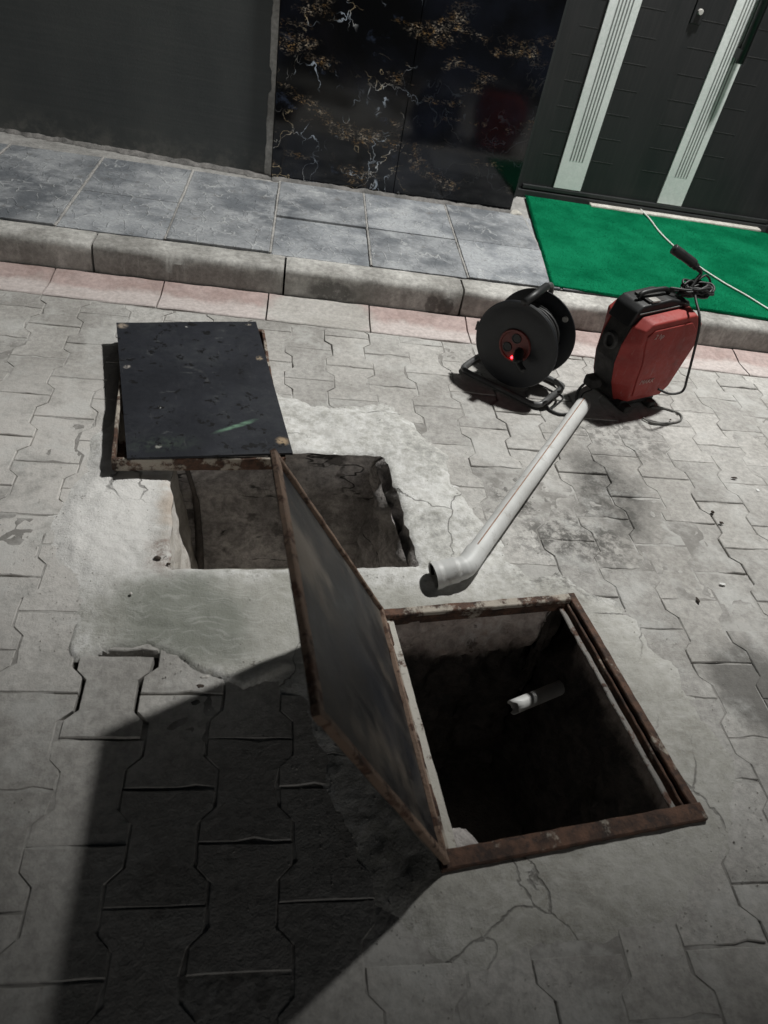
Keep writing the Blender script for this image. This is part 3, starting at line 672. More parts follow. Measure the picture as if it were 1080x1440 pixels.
# broken lining that stands proud in the right corner, dark joint beside the left wall
pit_side('broken_lining', lerp_line((.285, 1.665), (.352, 1.262), 26, .006, 2), 'pitdark', p1, .55, -.03, .035, rows=44, ztop=-.03, wav=.35, inward=(-1, -.15), seed=12)
tube('dark_joint', [(-.262, 1.628, -.005), (-.250, 1.620, -.06), (-.228, 1.612, -.16), (-.22, 1.606, -.3), (-.215, 1.60, -.5)], [.004]*8+[.007]*8+[.010]*8+[.012]*9, 'soil', p1, seg=8)
p2 = empty('front_pit', (0, 0, 0)); tag(p2, kind='structure')
h2 = [Vector((*p, 0)) for p in H2]   # D C B A
def l2(a, b, n, amp, seed): return lerp_line(tuple(a[:2]), tuple(b[:2]), n, amp, seed)
pit_side('pit_wall', l2(h2[0], h2[1], 24, .004, 1), 'palewall', p2, .8, -.05, .02, inward=(-.17, 1), seed=21, ztop=-.01)
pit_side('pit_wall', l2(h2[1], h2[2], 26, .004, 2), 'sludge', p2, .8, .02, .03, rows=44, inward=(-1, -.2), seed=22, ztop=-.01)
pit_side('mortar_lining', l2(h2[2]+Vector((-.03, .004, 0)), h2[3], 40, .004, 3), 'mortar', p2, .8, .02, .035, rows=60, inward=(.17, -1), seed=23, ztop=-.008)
pit_side('pit_wall', l2(h2[3], h2[0], 24, .004, 4), 'pitwall', p2, .8, -.03, .03, inward=(1, .17), seed=24, ztop=-.01)
pit_side('corner_soil', l2(h2[2]+Vector((-.005, -.005, 0)), h2[2]+Vector((-.045, .0, 0)), 10, .008, 9), 'soil', p2, .34, .0, .05, rows=24, inward=(-.3, -1), seed=31, ztop=-.01, wav=.3)
mk('pit_floor', [(.05, .3, -.76), (1.1, .3, -.76), (1.1, 1.5, -.76), (.05, 1.5, -.76)], [(0, 1, 2, 3)], 'soil', p2)

def rock(name, loc, r, m, seed, parent=None, sq=(1, 1, .8)):
    bm = bmesh.new(); bmesh.ops.create_icosphere(bm, subdivisions=3, radius=1)
    for v in bm.verts:
        k = 1 + .35*n3(v.co.x*1.3+seed, v.co.y*1.3, v.co.z*1.3) + .14*n3(v.co.x*4+seed, v.co.y*4, v.co.z*4) + .06*n3(v.co.x*10, v.co.y*10+seed, v.co.z*10)
        v.co = Vector((v.co.x*r*sq[0]*k, v.co.y*r*sq[1]*k, v.co.z*r*sq[2]*k))
    o = frombm(name, bm, m, parent, smooth=True); o.location = loc; return o
tag(rock('mortar_lump', (.395, .585, -.165), .098, 'pitdark', 3.1, None, (1, .8, .55)), 'pale mortar lump inside the open pit at its near left corner', 'rubble', 'mortar lumps in the pit')
tag(rock('mortar_lump', (.325, .66, -.15), .05, 'pitdark', 8.1, None, (1, .7, .5)), 'small mortar lump inside the open pit beside the hinge edge', 'rubble', 'mortar lumps in the pit')
# broken pipe in the pit
def pit_pipe():
    a = Vector((.622, .992, -.215)); b = Vector((.87, 1.105, -.215)); d = (b-a).normalized(); L = (b-a).length
    vs, fs = [], []; seg = 28; n = 14; u = Vector((0, 0, 1)); v = d.cross(u)
    for layer, rr in ((0, .0185), (1, .016)):
        for i in range(n+1):
            for k in range(seg):
                th = 2*math.pi*k/seg; st = max(0, .012*math.sin(th*2+.6)+.010*n3(k*.9, 3)) + (.012 if 5 < k < 9 else 0)
                vs.append(a + d*(st+(L-st)*i/n) + u*math.cos(th)*rr + v*math.sin(th)*rr)
    o = n*seg+seg
    for i in range(n):
        for k in range(seg):
            q = (i*seg+k, i*seg+(k+1) % seg, (i+1)*seg+(k+1) % seg, (i+1)*seg+k); fs += [q, tuple(o+x for x in q[::-1])]
    for k in range(seg): fs.append((k, (k+1) % seg, o+(k+1) % seg, o+k))
    tag(mk('pipe_stub', vs, fs, 'pvc', None, smooth=True), 'white pipe with a broken end sticking out inside the open pit', 'pipe')
pit_pipe()

# steel frame of the second opening
mh = empty('manhole', cF); tag(mh, 'open manhole with rusty frame and its dark steel lid standing up on the hinge', 'manhole')
fr = empty('frame'); fr.parent = mh
def loc(v): return v - cF
def frame_side(a, b, m, wd, ins, name, z=.006, h=.014, rough=.0016):
    d = (b-a).normalized(); nrm = Vector((-d.y, d.x, 0)); nrm = nrm if nrm.dot(cF-a) > 0 else -nrm
    return bar(name, loc(a + nrm*ins + Vector((0, 0, z))), loc(b + nrm*ins + Vector((0, 0, z))), wd, h, m, fr, rough)
frame_side(FA, FB, 'rust_pale', .022, .011, 'frame_bar')
frame_side(FB, FC, 'rust', .019, .009, 'frame_bar', z=.0065)
frame_side(FC+Vector((.0, 0, 0)), FD, 'rust', .034, .015, 'frame_bar', z=.009, h=.018)
frame_side(FD, FA, 'rust_pale', .024, .011, 'frame_bar', z=.0075)
frame_side(FB, FC, 'rust', .006, .0255, 'frame_web', z=-.018, h=.040)
frame_side(FB+(FC-FB)*.02, FC-(FC-FB)*.04, 'ledge', .013, .042, 'frame_ledge', z=-.012, h=.007)
frame_side(FD, FA, 'ledge_pale', .020, .0335, 'frame_ledge', z=-.004, h=.008)
frame_side(FA, FB, 'rust', .006, .019, 'frame_web', z=-.014, h=.026, rough=.001)

# raised lid
LF, LN = Vector((-.016, 1.051, .483)), Vector((.062, .465, .555))
HFk, HNk = FA + Vector((.012, -.004, .018)), FD + Vector((.004, .006, .020))
lid = empty('lid', (HFk+HNk)/2 - cF); lid.parent = mh; tag(lid, 'dark steel lid with rusty rim standing open')
o_l = (HFk+HNk)/2
def lidpt(s, t): # s along hinge (0 near..1 far), t from hinge to free edge
    return (HNk.lerp(HFk, s)).lerp(LN.lerp(LF, s), t) - o_l
nl = (LF-HNk).cross(LN-HFk).normalized(); nl = nl if nl.x > 0 else -nl   # towards the opening side
def plate(name, th, ns, ntt, m, off):
    vs, fs = [], []
    for sgn in (0, 1):
        for i in range(ns+1):
            for j in range(ntt+1):
                p = lidpt(.012+.976*i/ns, .012+.976*j/ntt); vs.append(p + nl*(off - sgn*th + .004*n3(p.x*5, p.y*5, p.z*5)))
    K = (ns+1)*(ntt+1)
    for i in range(ns):
        for j in range(ntt):
            a = i*(ntt+1)+j; q = (a, a+1, a+ntt+2, a+ntt+1); fs += [q, tuple(K+x for x in q[::-1])]
    ed = [i*(ntt+1) for i in range(ns+1)] + [ns*(ntt+1)+j for j in range(1, ntt+1)] + [i*(ntt+1)+ntt for i in range(ns-1, -1, -1)] + [j for j in range(ntt-1, 0, -1)]
    for i in range(len(ed)): a, b = ed[i], ed[(i+1) % len(ed)]; fs.append((a, b, K+b, K+a))
    o = mk(name, vs, fs, m, lid, smooth=True); o.data.set_sharp_from_angle(angle=R(40)); return o
plate('plate', .005, 16, 16, 'lid', 0)
for (a, b, rw) in (((0, 0), (0, 1), .016), ((0, 1), (1, 1), .020), ((1, 1), (1, 0), .010), ((1, 0), (0, 0), .010)):
    pa, pb = lidpt(*a), lidpt(*b); c = lidpt(.5, .5); mid = (pa+pb)/2; inn = (c-mid); e = (pb-pa).normalized(); inn = (inn - inn.dot(e)*e).normalized()
    bar('rim_bar', pa + inn*rw/2 + nl*.004, pb + inn*rw/2 + nl*.004, rw, .012, 'rust_tan', lid, .0011, side=nl, step=.02)
for s in (.15, .82):
    p = lidpt(s, 0); q = lidpt(s+.10, 0); tube('hinge_knuckle', [p+nl*.004, q+nl*.004], .009, 'rust', lid, straight=True)

# black cover lying over the first opening
CV = [Vector((-.544, 2.169)), Vector((-.111, 2.278)), Vector((.037, 1.574)), Vector((-.38, 1.494))]
cc = sum(CV, Vector((0, 0)))/4; ca2 = math.atan2((CV[1]-CV[0]).y, (CV[1]-CV[0]).x)
cov = empty('pit_cover', (cc.x, cc.y, 0), (0, 0, ca2)); tag(cov, 'black steel cover plate on a rusty angle frame pushed half off the rear pit', 'pit cover')
loc4 = [Vector((((c-cc).x)*math.cos(-ca2)-((c-cc).y)*math.sin(-ca2), ((c-cc).x)*math.sin(-ca2)+((c-cc).y)*math.cos(-ca2))) for c in CV]
bm = bmesh.new(); NN = 14; g = {}
for s_ in (0, 1):
    for i in range(NN+1):
        for j in range(NN+1):
            u_, v_ = i/NN, j/NN; p = loc4[0].lerp(loc4[1], u_).lerp(loc4[3].lerp(loc4[2], u_), v_)
            g[s_, i, j] = bm.verts.new((p.x, p.y, (.072 if s_ == 0 else .065) + .0025*n3(p.x*4, p.y*4, 3)))
for i in range(NN):
    for j in range(NN):
        for s_ in (0, 1): bm.faces.new((g[s_, i, j], g[s_, i+1, j], g[s_, i+1, j+1], g[s_, i, j+1]))
for i in range(NN):
    for (a, b) in (((i, 0), (i+1, 0)), ((i, NN), (i+1, NN)), ((0, i), (0, i+1)), ((NN, i), (NN, i+1))): bm.faces.new((g[(0, *a)], g[(0, *b)], g[(1, *b)], g[(1, *a)]))
po = frombm('cover_plate', bm, 'cover', cov, smooth=True); po.data.set_sharp_from_angle(angle=R(40))
# angle frame below it, turned a little against the plate
fang = R(8.3) - ca2
def fpt(x, y, z): return Vector((x*math.cos(fang)-y*math.sin(fang), x*math.sin(fang)+y*math.cos(fang), z))
fx0, fx1, fy0, fy1 = -.220, .215, -.350, .335
for (a, b, m_) in (((fx0, fy0), (fx1, fy0), 'rust_pale'), ((fx1, fy0), (fx1, fy1), 'rust_pale'), ((fx1, fy1), (fx0, fy1), 'rust'), ((fx0, fy1), (fx0, fy0), 'rust_pale')):
    bar('angle_bar', fpt(*a, .043), fpt(*b, .043), .010, .040, m_, cov, .0018)
    dd = (Vector(b)-Vector(a)).normalized(); ins = Vector((-dd.y, dd.x))*.018
    bar('angle_flange', fpt(a[0]+ins.x, a[1]+ins.y, .0275), fpt(b[0]+ins.x, b[1]+ins.y, .0275), .034, .006, m_, cov, .0015)

# ------------------------------------------------------------------ gutter, kerb, tiles
gut = empty('gutter'); tag(gut, kind='structure')
def gutter_slab(x0, x1, sd):
    n = 14; prof = [(2.431, -.05), (2.431, .000), (2.435, .003), (2.49, .000), (2.53, -.001), (2.548, .004), (2.60, .013), (2.614, .013), (2.614, -.05)]
    vs, fs = [], []; K = len(prof)
    for i in range(n+1):
        x = x0 + (x1-x0)*i/n
        for y, z in prof: vs.append((x, y + .003*n3(x*14, y*14, sd), z + .0028*n3(x*11, y*20, sd+3)))
    for i in range(n):
        for k in range(K-1): a = i*K+k; fs.append((a, a+1, a+K+1, a+K))
    fs += [tuple(range(K)), tuple(n*K+k for k in range(K))]
    mk('gutter_slab', vs, fs, 'gutter', gut)
xj = -.85 - 3*.383
while xj < 3.2: gutter_slab(xj+.003, xj+.380, xj*7); xj += .383
ke = empty('kerb'); tag(ke, kind='structure')
def kerb_stone(x0, x1, sd):
    n = 30; pf = [(2.622, -.06), (2.620, .0), (2.621, .080), (2.6225, .096), (2.6255, .105), (2.632, .1115), (2.642, .1145), (2.69, .1155), (2.733, .115), (2.733, -.06)]
    vs, fs = [], []; K = len(pf)
    for i in range(n+1):
        x = x0 + (x1-x0)*i/n; e = min(i, n-i); sh = .004 if e == 0 else 0
        for j, (y, z) in enumerate(pf):
            chip = max(0, n3(x*9, sd, 1)-.30)*.030 if 3 <= j <= 6 else 0
            vs.append((x, y + sh*(j < 6) + chip*.7 + .0022*n3(x*16, z*30, sd), z - sh*.6*(2 < j < 9) - chip + .0018*n3(x*16, y*30, sd+5)))
    for i in range(n):
        for k in range(K-1): a = i*K+k; fs.append((a, a+1, a+K+1, a+K))
    fs += [tuple(range(K)), tuple(n*K+k for k in range(K))]
    o = mk('kerb_stone', vs, fs, 'kerb', ke, smooth=True); o.data.set_sharp_from_angle(angle=R(35))
xj = -.72 - 2*.689
while xj < 3.2: kerb_stone(xj+.004, xj+.685, xj*5); xj += .689
sw = empty('sidewalk'); tag(sw, kind='structure')
mk('tile_bed', [(-2.2, 2.736, .1085), (3.2, 2.736, .1085), (3.2, 4.3, .1085), (-2.2, 4.3, .1085)], [(0, 1, 2, 3)], 'grout', sw)
xj = -.873 - 3*.3905
while xj < 3.0:
    for (y0, y1) in ((2.742, 3.118), (3.124, 3.535)):
        if xj > 1.4: pass
        o = box('tile', (xj+.005, y0, .085), (xj+.3855, y1, .1175), 'tile', sw, .003); o.location.z = random.uniform(-.001, .0015); o.rotation_euler.x = random.uniform(-.002, .002)
    xj += .3905
# raised grout between tiles
xj = -.873 - 3*.3905
while xj < 1.2:
    bar('grout_line', (xj, 2.742, .1165), (xj, 3.535, .1165), .009, .005, 'grout', sw, .0022, step=.012); xj += .3905
# rough mortar fillet along the wall foot
def fillet(x0, x1, ya, yb, sd):
    n = int((x1-x0)/.012); vs, fs = [], []
    for i in range(n+1):
        x = x0 + (x1-x0)*i/n; yw = ya + (yb-ya)*i/n
        wd = .018 + .020*n3(x*12, sd) + .014*n3(x*40, sd); hh = .007 + .009*n3(x*18, sd+4)
        for (y, z) in ((yw+.004, .118+hh), (yw-wd*.35, .118+hh*.8), (yw-wd*.8, .118+hh*.35), (yw-wd-.008, .110)): vs.append((x, y + .004*n3(x*60, y*60, sd), z + .003*n3(x*55, y*70, sd+2)))
    for i in range(n):
        for k in range(3): a = i*4+k; fs.append((a, a+1, a+5, a+4))
    mk('mortar_fillet', vs, fs, 'fillet', sw, smooth=True)
fillet(-2.2, -.13, 3.80, 3.585, 1.0); fillet(-.13, 1.03, 3.578, 3.566, 2.0)
rock('mortar_chip', (1.045, 3.545, .118), .028, 'sill', 4.2, sw, (1.1, 1, .6))

# ------------------------------------------------------------------ building
bd = empty('building', (0, 3.58, .115)); tag(bd, 'dark shop front with grey painted wall, black marble slabs and a recessed door', 'building')
bl = Vector((0, 3.58, .115))
def bmk(name, vs, fs, m, par=None): 
    return mk(name, [Vector(v)-bl for v in vs], fs, m, par or bd)
def bbox(name, lo, hi, m, par=None, bev=.002):
    o = box(name, tuple(Vector(lo)-bl), tuple(Vector(hi)-bl), m, par or bd, bev); return o
# grey wall, slightly skewed in plan
ya, yb = 3.80, 3.590
def wy_(x): return ya + (yb-ya)*(x+2.4)/(2.4-.135)
bmk('grey_wall', [(-2.4, wy_(-2.4), .10), (-.135, yb, .10), (-.135, yb, 7), (-2.4, wy_(-2.4), 7), (-2.4, wy_(-2.4)+.25, .10), (-.135, yb+.25, .10), (-.135, yb+.25, 7), (-2.4, wy_(-2.4)+.25, 7)],
    [(0, 1, 2, 3), (4, 5, 6, 7), (0, 1, 5, 4), (1, 2, 6, 5), (2, 3, 7, 6), (3, 0, 4, 7)], 'wall')
# unpainted mortar strip next to the marble, ragged on the left
vs, fs = [], []; n = 150
for i in range(n+1):
    z = .113 + 2.6*i/n; xl = -.168 + .006*n3(z*16, 2) + .004*n3(z*50, 3)
    if n3(z*5, 9) > .25: xl += .012
    for x, y in ((xl, yb+.004), (xl+.003, yb-.004), (-.136, yb-.006), (-.136, yb+.02)): vs.append((x, y + (wy_(x)-yb if x < -.14 else 0), z))
for i in range(n):
    for k in range(3): a = i*4+k; fs.append((a, a+1, a+5, a+4))
bmk('mortar_strip', vs, fs, 'kerb')
for (x0, x1) in ((-.132, .438), (.441, 1.022)):
    for (z0, z1) in ((.113, 1.312), (1.315, 2.515)): bbox('marble_slab', (x0, 3.572, z0), (x1, 3.598, z1), 'marble', bev=.0012)
bbox('wall_core', (-.130, 3.600, .10), (1.018, 4.2, 2.6), 'wall', bev=0)
bbox('marble_end', (1.0195, 3.5985, .113), (1.030, 4.0, 2.5), 'frame', bev=.001)
bbox('upper_wall', (-.134, 3.592, 2.602), (3.4, 4.0, 7), 'wall', bev=0)
bbox('lintel', (1.031, 3.60, 2.32), (2.62, 4.05, 2.60), 'frame', bev=.003)
bbox('right_wall', (2.60, 3.585, .10), (3.4, 4.2, 2.6), 'frame', bev=.004)
# door
door = empty('door', Vector((1.06, 3.86, .12))-bl); door.parent = bd
dl = Vector((1.06, 3.86, .12))
def dbox(name, lo, hi, m, bev=.002): return box(name, tuple(Vector(lo)-dl), tuple(Vector(hi)-dl), m, door, bev)
dbox('door_leaf', (1.10, 3.862, .150), (2.53, 3.91, 2.25), 'door', .003)
dbox('door_frame', (1.0305, 3.80, .113), (1.098, 3.95, 2.318), 'frame', .004)
dbox('door_frame', (2.532, 3.80, .113), (2.598, 3.95, 2.318), 'frame', .004)
dbox('door_frame', (1.0985, 3.80, 2.252), (2.5315, 3.95, 2.317), 'frame', .004)
dbox('bottom_rail', (1.13, 3.846, .153), (2.52, 3.8615, .172), 'frame', .003)
dbox('threshold', (1.099, 3.838, .113), (2.531, 3.94, .147), 'frame', .003)
def strip_(x0, x1):
    dbox('light_strip', (x0, 3.849, .176), (x1, 3.8605, 2.2), 'strip', .0015)
    w_ = (x1-x0); g0, g1 = x0+w_*.30, x0+w_*.74
    for i in range(5):
        gx = g0 + (g1-g0)*i/4; dbox('strip_groove', (gx-.0032, 3.8478, .315), (gx+.0032, 3.8505, 2.06), 'groove', 0)
strip_(1.292, 1.438); strip_(1.866, 2.004)
for (xa, xb, zs) in ((1.442, 1.565, [.325+.1095*i for i in range(16)]), (1.725, 1.862, [.318+.1095*i for i in range(16)]), (1.195, 1.289, [.325+.1095*i for i in range(16)]), (2.008, 2.13, [.325+.1095*i for i in range(16)])):
    for z in zs: dbox('groove_highlight', (xa, 3.8606, z-.0010), (xb, 3.8625, z+.0010), 'line', 0)  # paler raised bars: the highlight along each door groove is put into their colour
# handle bar and lock
tube('handle', [Vector(p)-dl for p in ((1.968, 3.80, .845), (1.968, 3.80, 1.75))], .018, 'blackmetal', door, straight=True)
dbox('handle_mount', (1.950, 3.79, .86), (1.986, 3.8485, .90), 'blackmetal', .003); dbox('handle_mount', (1.950, 3.79, 1.70), (1.986, 3.8485, 1.74), 'blackmetal', .003)
dbox('lock_plate', (1.690, 3.852, .955), (1.742, 3.8615, 1.06), 'blackmetal', .003)
k_ = lathe('lock_cylinder', [(.001, -.012), (.010, -.012), (.012, -.009), (.012, .006)], 'steel', door, seg=24); k_.location = Vector((1.717, 3.850, 1.003))-dl
dbox('base_sill', (1.50, 3.792, .1135), (2.47, 3.8365, .1345), 'sill', .005)

# mat
def mat_():
    c = [Vector((1.034, 2.752)), Vector((2.75, 2.60)), Vector((2.75, 3.80)), Vector((1.152, 3.828))]
    c[1] = Vector((2.55, 2.66)); c[2] = Vector((2.50, 3.785))
    root = empty('green_mat', (1.8, 3.2, .118)); tag(root, 'green carpet mat in front of the door, hanging to the kerb edge', 'mat')
    o = Vector((1.8, 3.2, .118)); N1, N2 = 60, 44; vs, fs = [], []
    for s_ in (0, 1):
        for i in range(N1+1):
            for j in range(N2+1):
                u_, v_ = i/N1, j/N2; p = c[0].lerp(c[1], u_).lerp(c[3].lerp(c[2], u_), v_)
                if p.y < 2.62: pass
                vs.append(Vector((p.x + .003*n3(p.y*20, u_), p.y + .003*n3(p.x*20, v_), (.126 if s_ == 0 else .119) + .0025*n3(p.x*4, p.y*4))) - o)
    K = (N1+1)*(N2+1)
    for i in range(N1):
        for j in range(N2): a = i*(N2+1)+j; q = (a, a+1, a+N2+2, a+N2+1); fs += [q, tuple(K+x for x in q[::-1])]
    ed = [i*(N2+1) for i in range(N1+1)] + [N1*(N2+1)+j for j in range(1, N2+1)] + [i*(N2+1)+N2 for i in range(N1-1, -1, -1)] + [j for j in range(N2-1, 0, -1)]
    for i in range(len(ed)): a, b = ed[i], ed[(i+1) % len(ed)]; fs.append((a, b, K+b, K+a))
    mk('backing', vs, fs, 'mat', root)
    vs, fs = [], []; rr = random.Random(4)
    for i in range(60000):
        u_, v_ = rr.random(), rr.random()
        if i % 9 == 0: u_ = abs(rr.gauss(0, .004))
        elif i % 9 == 1: v_ = abs(rr.gauss(0, .004))
        p = c[0].lerp(c[1], u_).lerp(c[3].lerp(c[2], u_), v_); a = rr.random()*6.28; h = rr.uniform(.002, .004); l = rr.uniform(-.003, .003); m_ = rr.uniform(-.003, .003)
        z = .1255 + .0025*n3(p.x*4, p.y*4); q = len(vs); dx, dy = .001*math.cos(a), .001*math.sin(a)
        vs += [Vector((p.x-dx, p.y-dy, z))-o, Vector((p.x+dx, p.y+dy, z))-o, Vector((p.x+l, p.y+m_, z+h))-o]; fs.append((q, q+1, q+2))
    me = bpy.data.meshes.new('pile'); me.from_pydata([tuple(v) for v in vs], [], fs); me.update(); me.materials.append(M['pile'])
    tag(link(bpy.data.objects.new('pile', me), root), kind='stuff')
mat_()
# white cord across the mat
tag(tube('white_cord', [(1.785, 3.832, .137), (1.80, 3.72, .131), (1.792, 3.56, .131), (1.80, 3.40, .132), (1.835, 3.20, .131), (1.90, 3.02, .131), (1.965, 2.90, .131), (2.015, 2.785, .131), (2.09, 2.64, .129), (2.13, 2.59, .08), (2.14, 2.55, .02)], .0038, 'cord'), 'thin white cord running from under the door over the green mat', 'cord')

# ------------------------------------------------------------------ pipe with elbow on the pavers
def drain_pipe():
    a = Vector((1.012, 2.040, .028)); b = Vector((.484, 1.232, .040)); d = (a-b).normalized(); L = (a-b).length; r = .0262
    root = empty('drain_pipe', (b.x, b.y, 0)); tag(root, 'long pale plastic drain pipe with an elbow lying across the pavers', 'pipe')
    o = Vector((b.x, b.y, 0)); A, B = a-o, b-o
    # hollow tube
    path = [B.lerp(A, t/12) for t in range(13)]; vs, fs = tube_geo(path, r, 28, False); v2, f2 = tube_geo(path, r-.0025, 28, False); K = len(vs); vs += v2; fs += [tuple(K+x for x in f[::-1]) for f in f2]
    e = 12*28
    for k in range(28): fs.append((e+k, e+(k+1) % 28, K+e+(k+1) % 28, K+e+k))
    mk('pipe', vs, fs, 'pvc', root, smooth=True)
    sd = Vector((d.y, -d.x, 0)); sd = sd if sd.x < 0 else -sd
    pl = [p + (sd*.16+Vector((0, 0, 1))*.98).normalized()*(r+.0002) for p in path]; tube('print_line', pl, .0016, 'print', root, straight=True, seg=6)
    # elbow: sleeve, bend, flared socket, open end
    bd_ = Vector((-.93, -.26, -.19)).normalized(); c0 = B + d*.045; c1 = B - d*.004; c2 = B - d*.018 + bd_*.010; c3 = c2 + bd_*.035; c4 = c2 + bd_*.075
    pth = crom([c0, c1, c2, c3, c4], 8); n = len(pth); rad = []
    for i in range(n):
        t = i/(n-1); rad.append(.0285 if t < .45 else .0295 if t < .62 else .0325 if t < .9 else .0350)
    vs, fs = tube_geo(pth, rad, 32, False); v2, f2 = tube_geo(pth, [q-.0032 for q in rad], 32, False); K = len(vs); vs += v2; fs += [tuple(K+x for x in f[::-1]) for f in f2]
    for e in (0, (n-1)*32):
        for k in range(32): fs.append((e+k, e+(k+1) % 32, K+e+(k+1) % 32, K+e+k))
    el = mk('elbow', vs, fs, 'pvc', root, smooth=True); el.location.z = .005; el.data.set_sharp_from_angle(angle=R(50))
    q = pth[-1]; vs, fs = tube_geo([q-bd_*.012, q-bd_*.004], .0312, 28, False); sl = mk('rubber_seal', vs, fs, 'blackplastic', root, smooth=True); sl.location.z = .005
drain_pipe()

# ------------------------------------------------------------------ cable reel
def reel():
    C = Vector((.796, 2.195, 0)); t = empty('cable_reel', C, (0, 0, R(-39.1))); tag(t, 'black cable reel with red socket centre and glowing light, standing by the kerb', 'cable reel')
    zc = .168; rd = .150
    def flange(y, s, name):
        return lathe(name, [(.012, y), (.052, y), (.060, y-s*.002), (.128, y-s*.002), (.140, y), (rd-.003, y-s*.001), (rd, y+s*.003), (rd, y+s*.008), (rd-.004, y+s*.009), (.10, y+s*.005), (.012, y+s*.005)], 'reelplastic', t, seg=84, center=(0, 0, zc))
    flange(-.076, 1, 'front_flange'); flange(.076, -1, 'rear_flange')
    lathe('drum', [(.02, -.068), (.07, -.068), (.07, .068), (.02, .068)], 'reelplastic', t, center=(0, 0, zc))
    # wound cable: one spiral
    pts = []
    for i in range(0, 13*28+1):
        a = 2*math.pi*i/28; yy = -.061 + .122*i/(13*28); rr_ = .098 + .003*math.sin(i*.37); pts.append(Vector((rr_*math.cos(a), yy, zc+rr_*math.sin(a))))
    vs, fs = tube_geo(pts, .0052, 8); mk('wound_cable', vs, fs, 'cable', t, smooth=True)
    lathe('socket_plate', [(.001, -.080), (.048, -.080), (.050, -.084), (.056, -.084), (.058, -.079), (.058, -.0765), (.001, -.0765)], 'hub', t, center=(0, 0, zc))
    for a in (90, 210, 330): lathe('socket', [(.001, -.0815), (.013, -.0815), (.014, -.0835), (.0165, -.0835), (.017, -.0795), (.001, -.0795)], 'blackplastic', t, seg=28, center=(.027*math.cos(R(a)), 0, zc+.027*math.sin(R(a))))
    lathe('indicator_light', [(.0005, -.0865), (.003, -.0860), (.0042, -.084), (.0042, -.080)], 'led', t, seg=18, center=(.004, 0, zc-.041))
    tube('plug', [(.024, -.083, zc-.014), (.032, -.105, zc-.020), (.046, -.120, zc-.030), (.075, -.128, zc-.045)], [.017]*8+[.0165]*8+[.012]*8+[.006], 'blackplastic', t)
    # dull bolt in the rear flange, crank knob
    lathe('flange_bolt', [(.001, .064), (.009, .064), (.011, .068), (.011, .076)], 'steel', t, seg=18, center=(.090, -.001, zc+.088))
    # tube stand: base bent from one tube, upright behind the drum, handle forward over the top
    tube('stand', [(-.150, .085, .013), (-.158, .02, .013), (-.158, -.070, .013), (-.148, -.096, .013), (-.120, -.104, .013), (0, -.104, .013), (.085, -.104, .013), (.125, -.102, .013), (.152, -.090, .017), (.158, -.060, .022), (.158, .02, .016), (.156, .085, .013), (.13, .100, .013), (0, .102, .013), (-.12, .10, .013), (-.150, .085, .013)], .0105, 'tube', t, n=6)
    tube('axle', [(0, -.07, zc), (0, .108, zc)], .010, 'tube', t, straight=True)
    tube('upright', [(0, .104, .013), (0, .106, .10), (0, .106, zc), (0, .106, zc+.125), (-.002, .10, zc+.155), (-.004, .082, zc+.168), (-.004, .04, zc+.166), (-.004, -.070, zc+.159)], .0095, 'tube', t, n=6)
    tube('handle_grip', [(-.006, -.092, zc+.158), (-.006, .064, zc+.1672)], .0135, 'blackplastic', t, straight=True, seg=16)
    box('side_clip', (-.158, -.072, zc-.012), (-.148, -.064, zc+.02), 'blackplastic', t)
reel()
tag(tube('power_cable', [(.887, 2.048, .108), (.925, 2.063, .075), (.945, 2.10, .035), (.925, 2.118, .012), (.893, 2.075, .006), (.893, 2.028, .005), (.925, 2.003, .005), (.968, 2.018, .005), (1.005, 2.08, .005), (1.028, 2.15, .006), (1.06, 2.19, .02), (1.105, 2.19, .05)], .0046, 'cable', n=10), 'black power cable looping from the reel to the red machine', 'cable')
tag(tube('thin_cable', [(.86, 2.20, .006), (.93, 2.15, .004), (.965, 2.11, .004), (.905, 2.03, .004), (.93, 2.0, .004), (.99, 2.03, .004), (1.02, 2.09, .004), (1.05, 2.15, .004), (1.09, 2.18, .006)], .0028, 'cable', n=10), 'thin dark cable lying on the pavers between reel and red machine', 'cable')

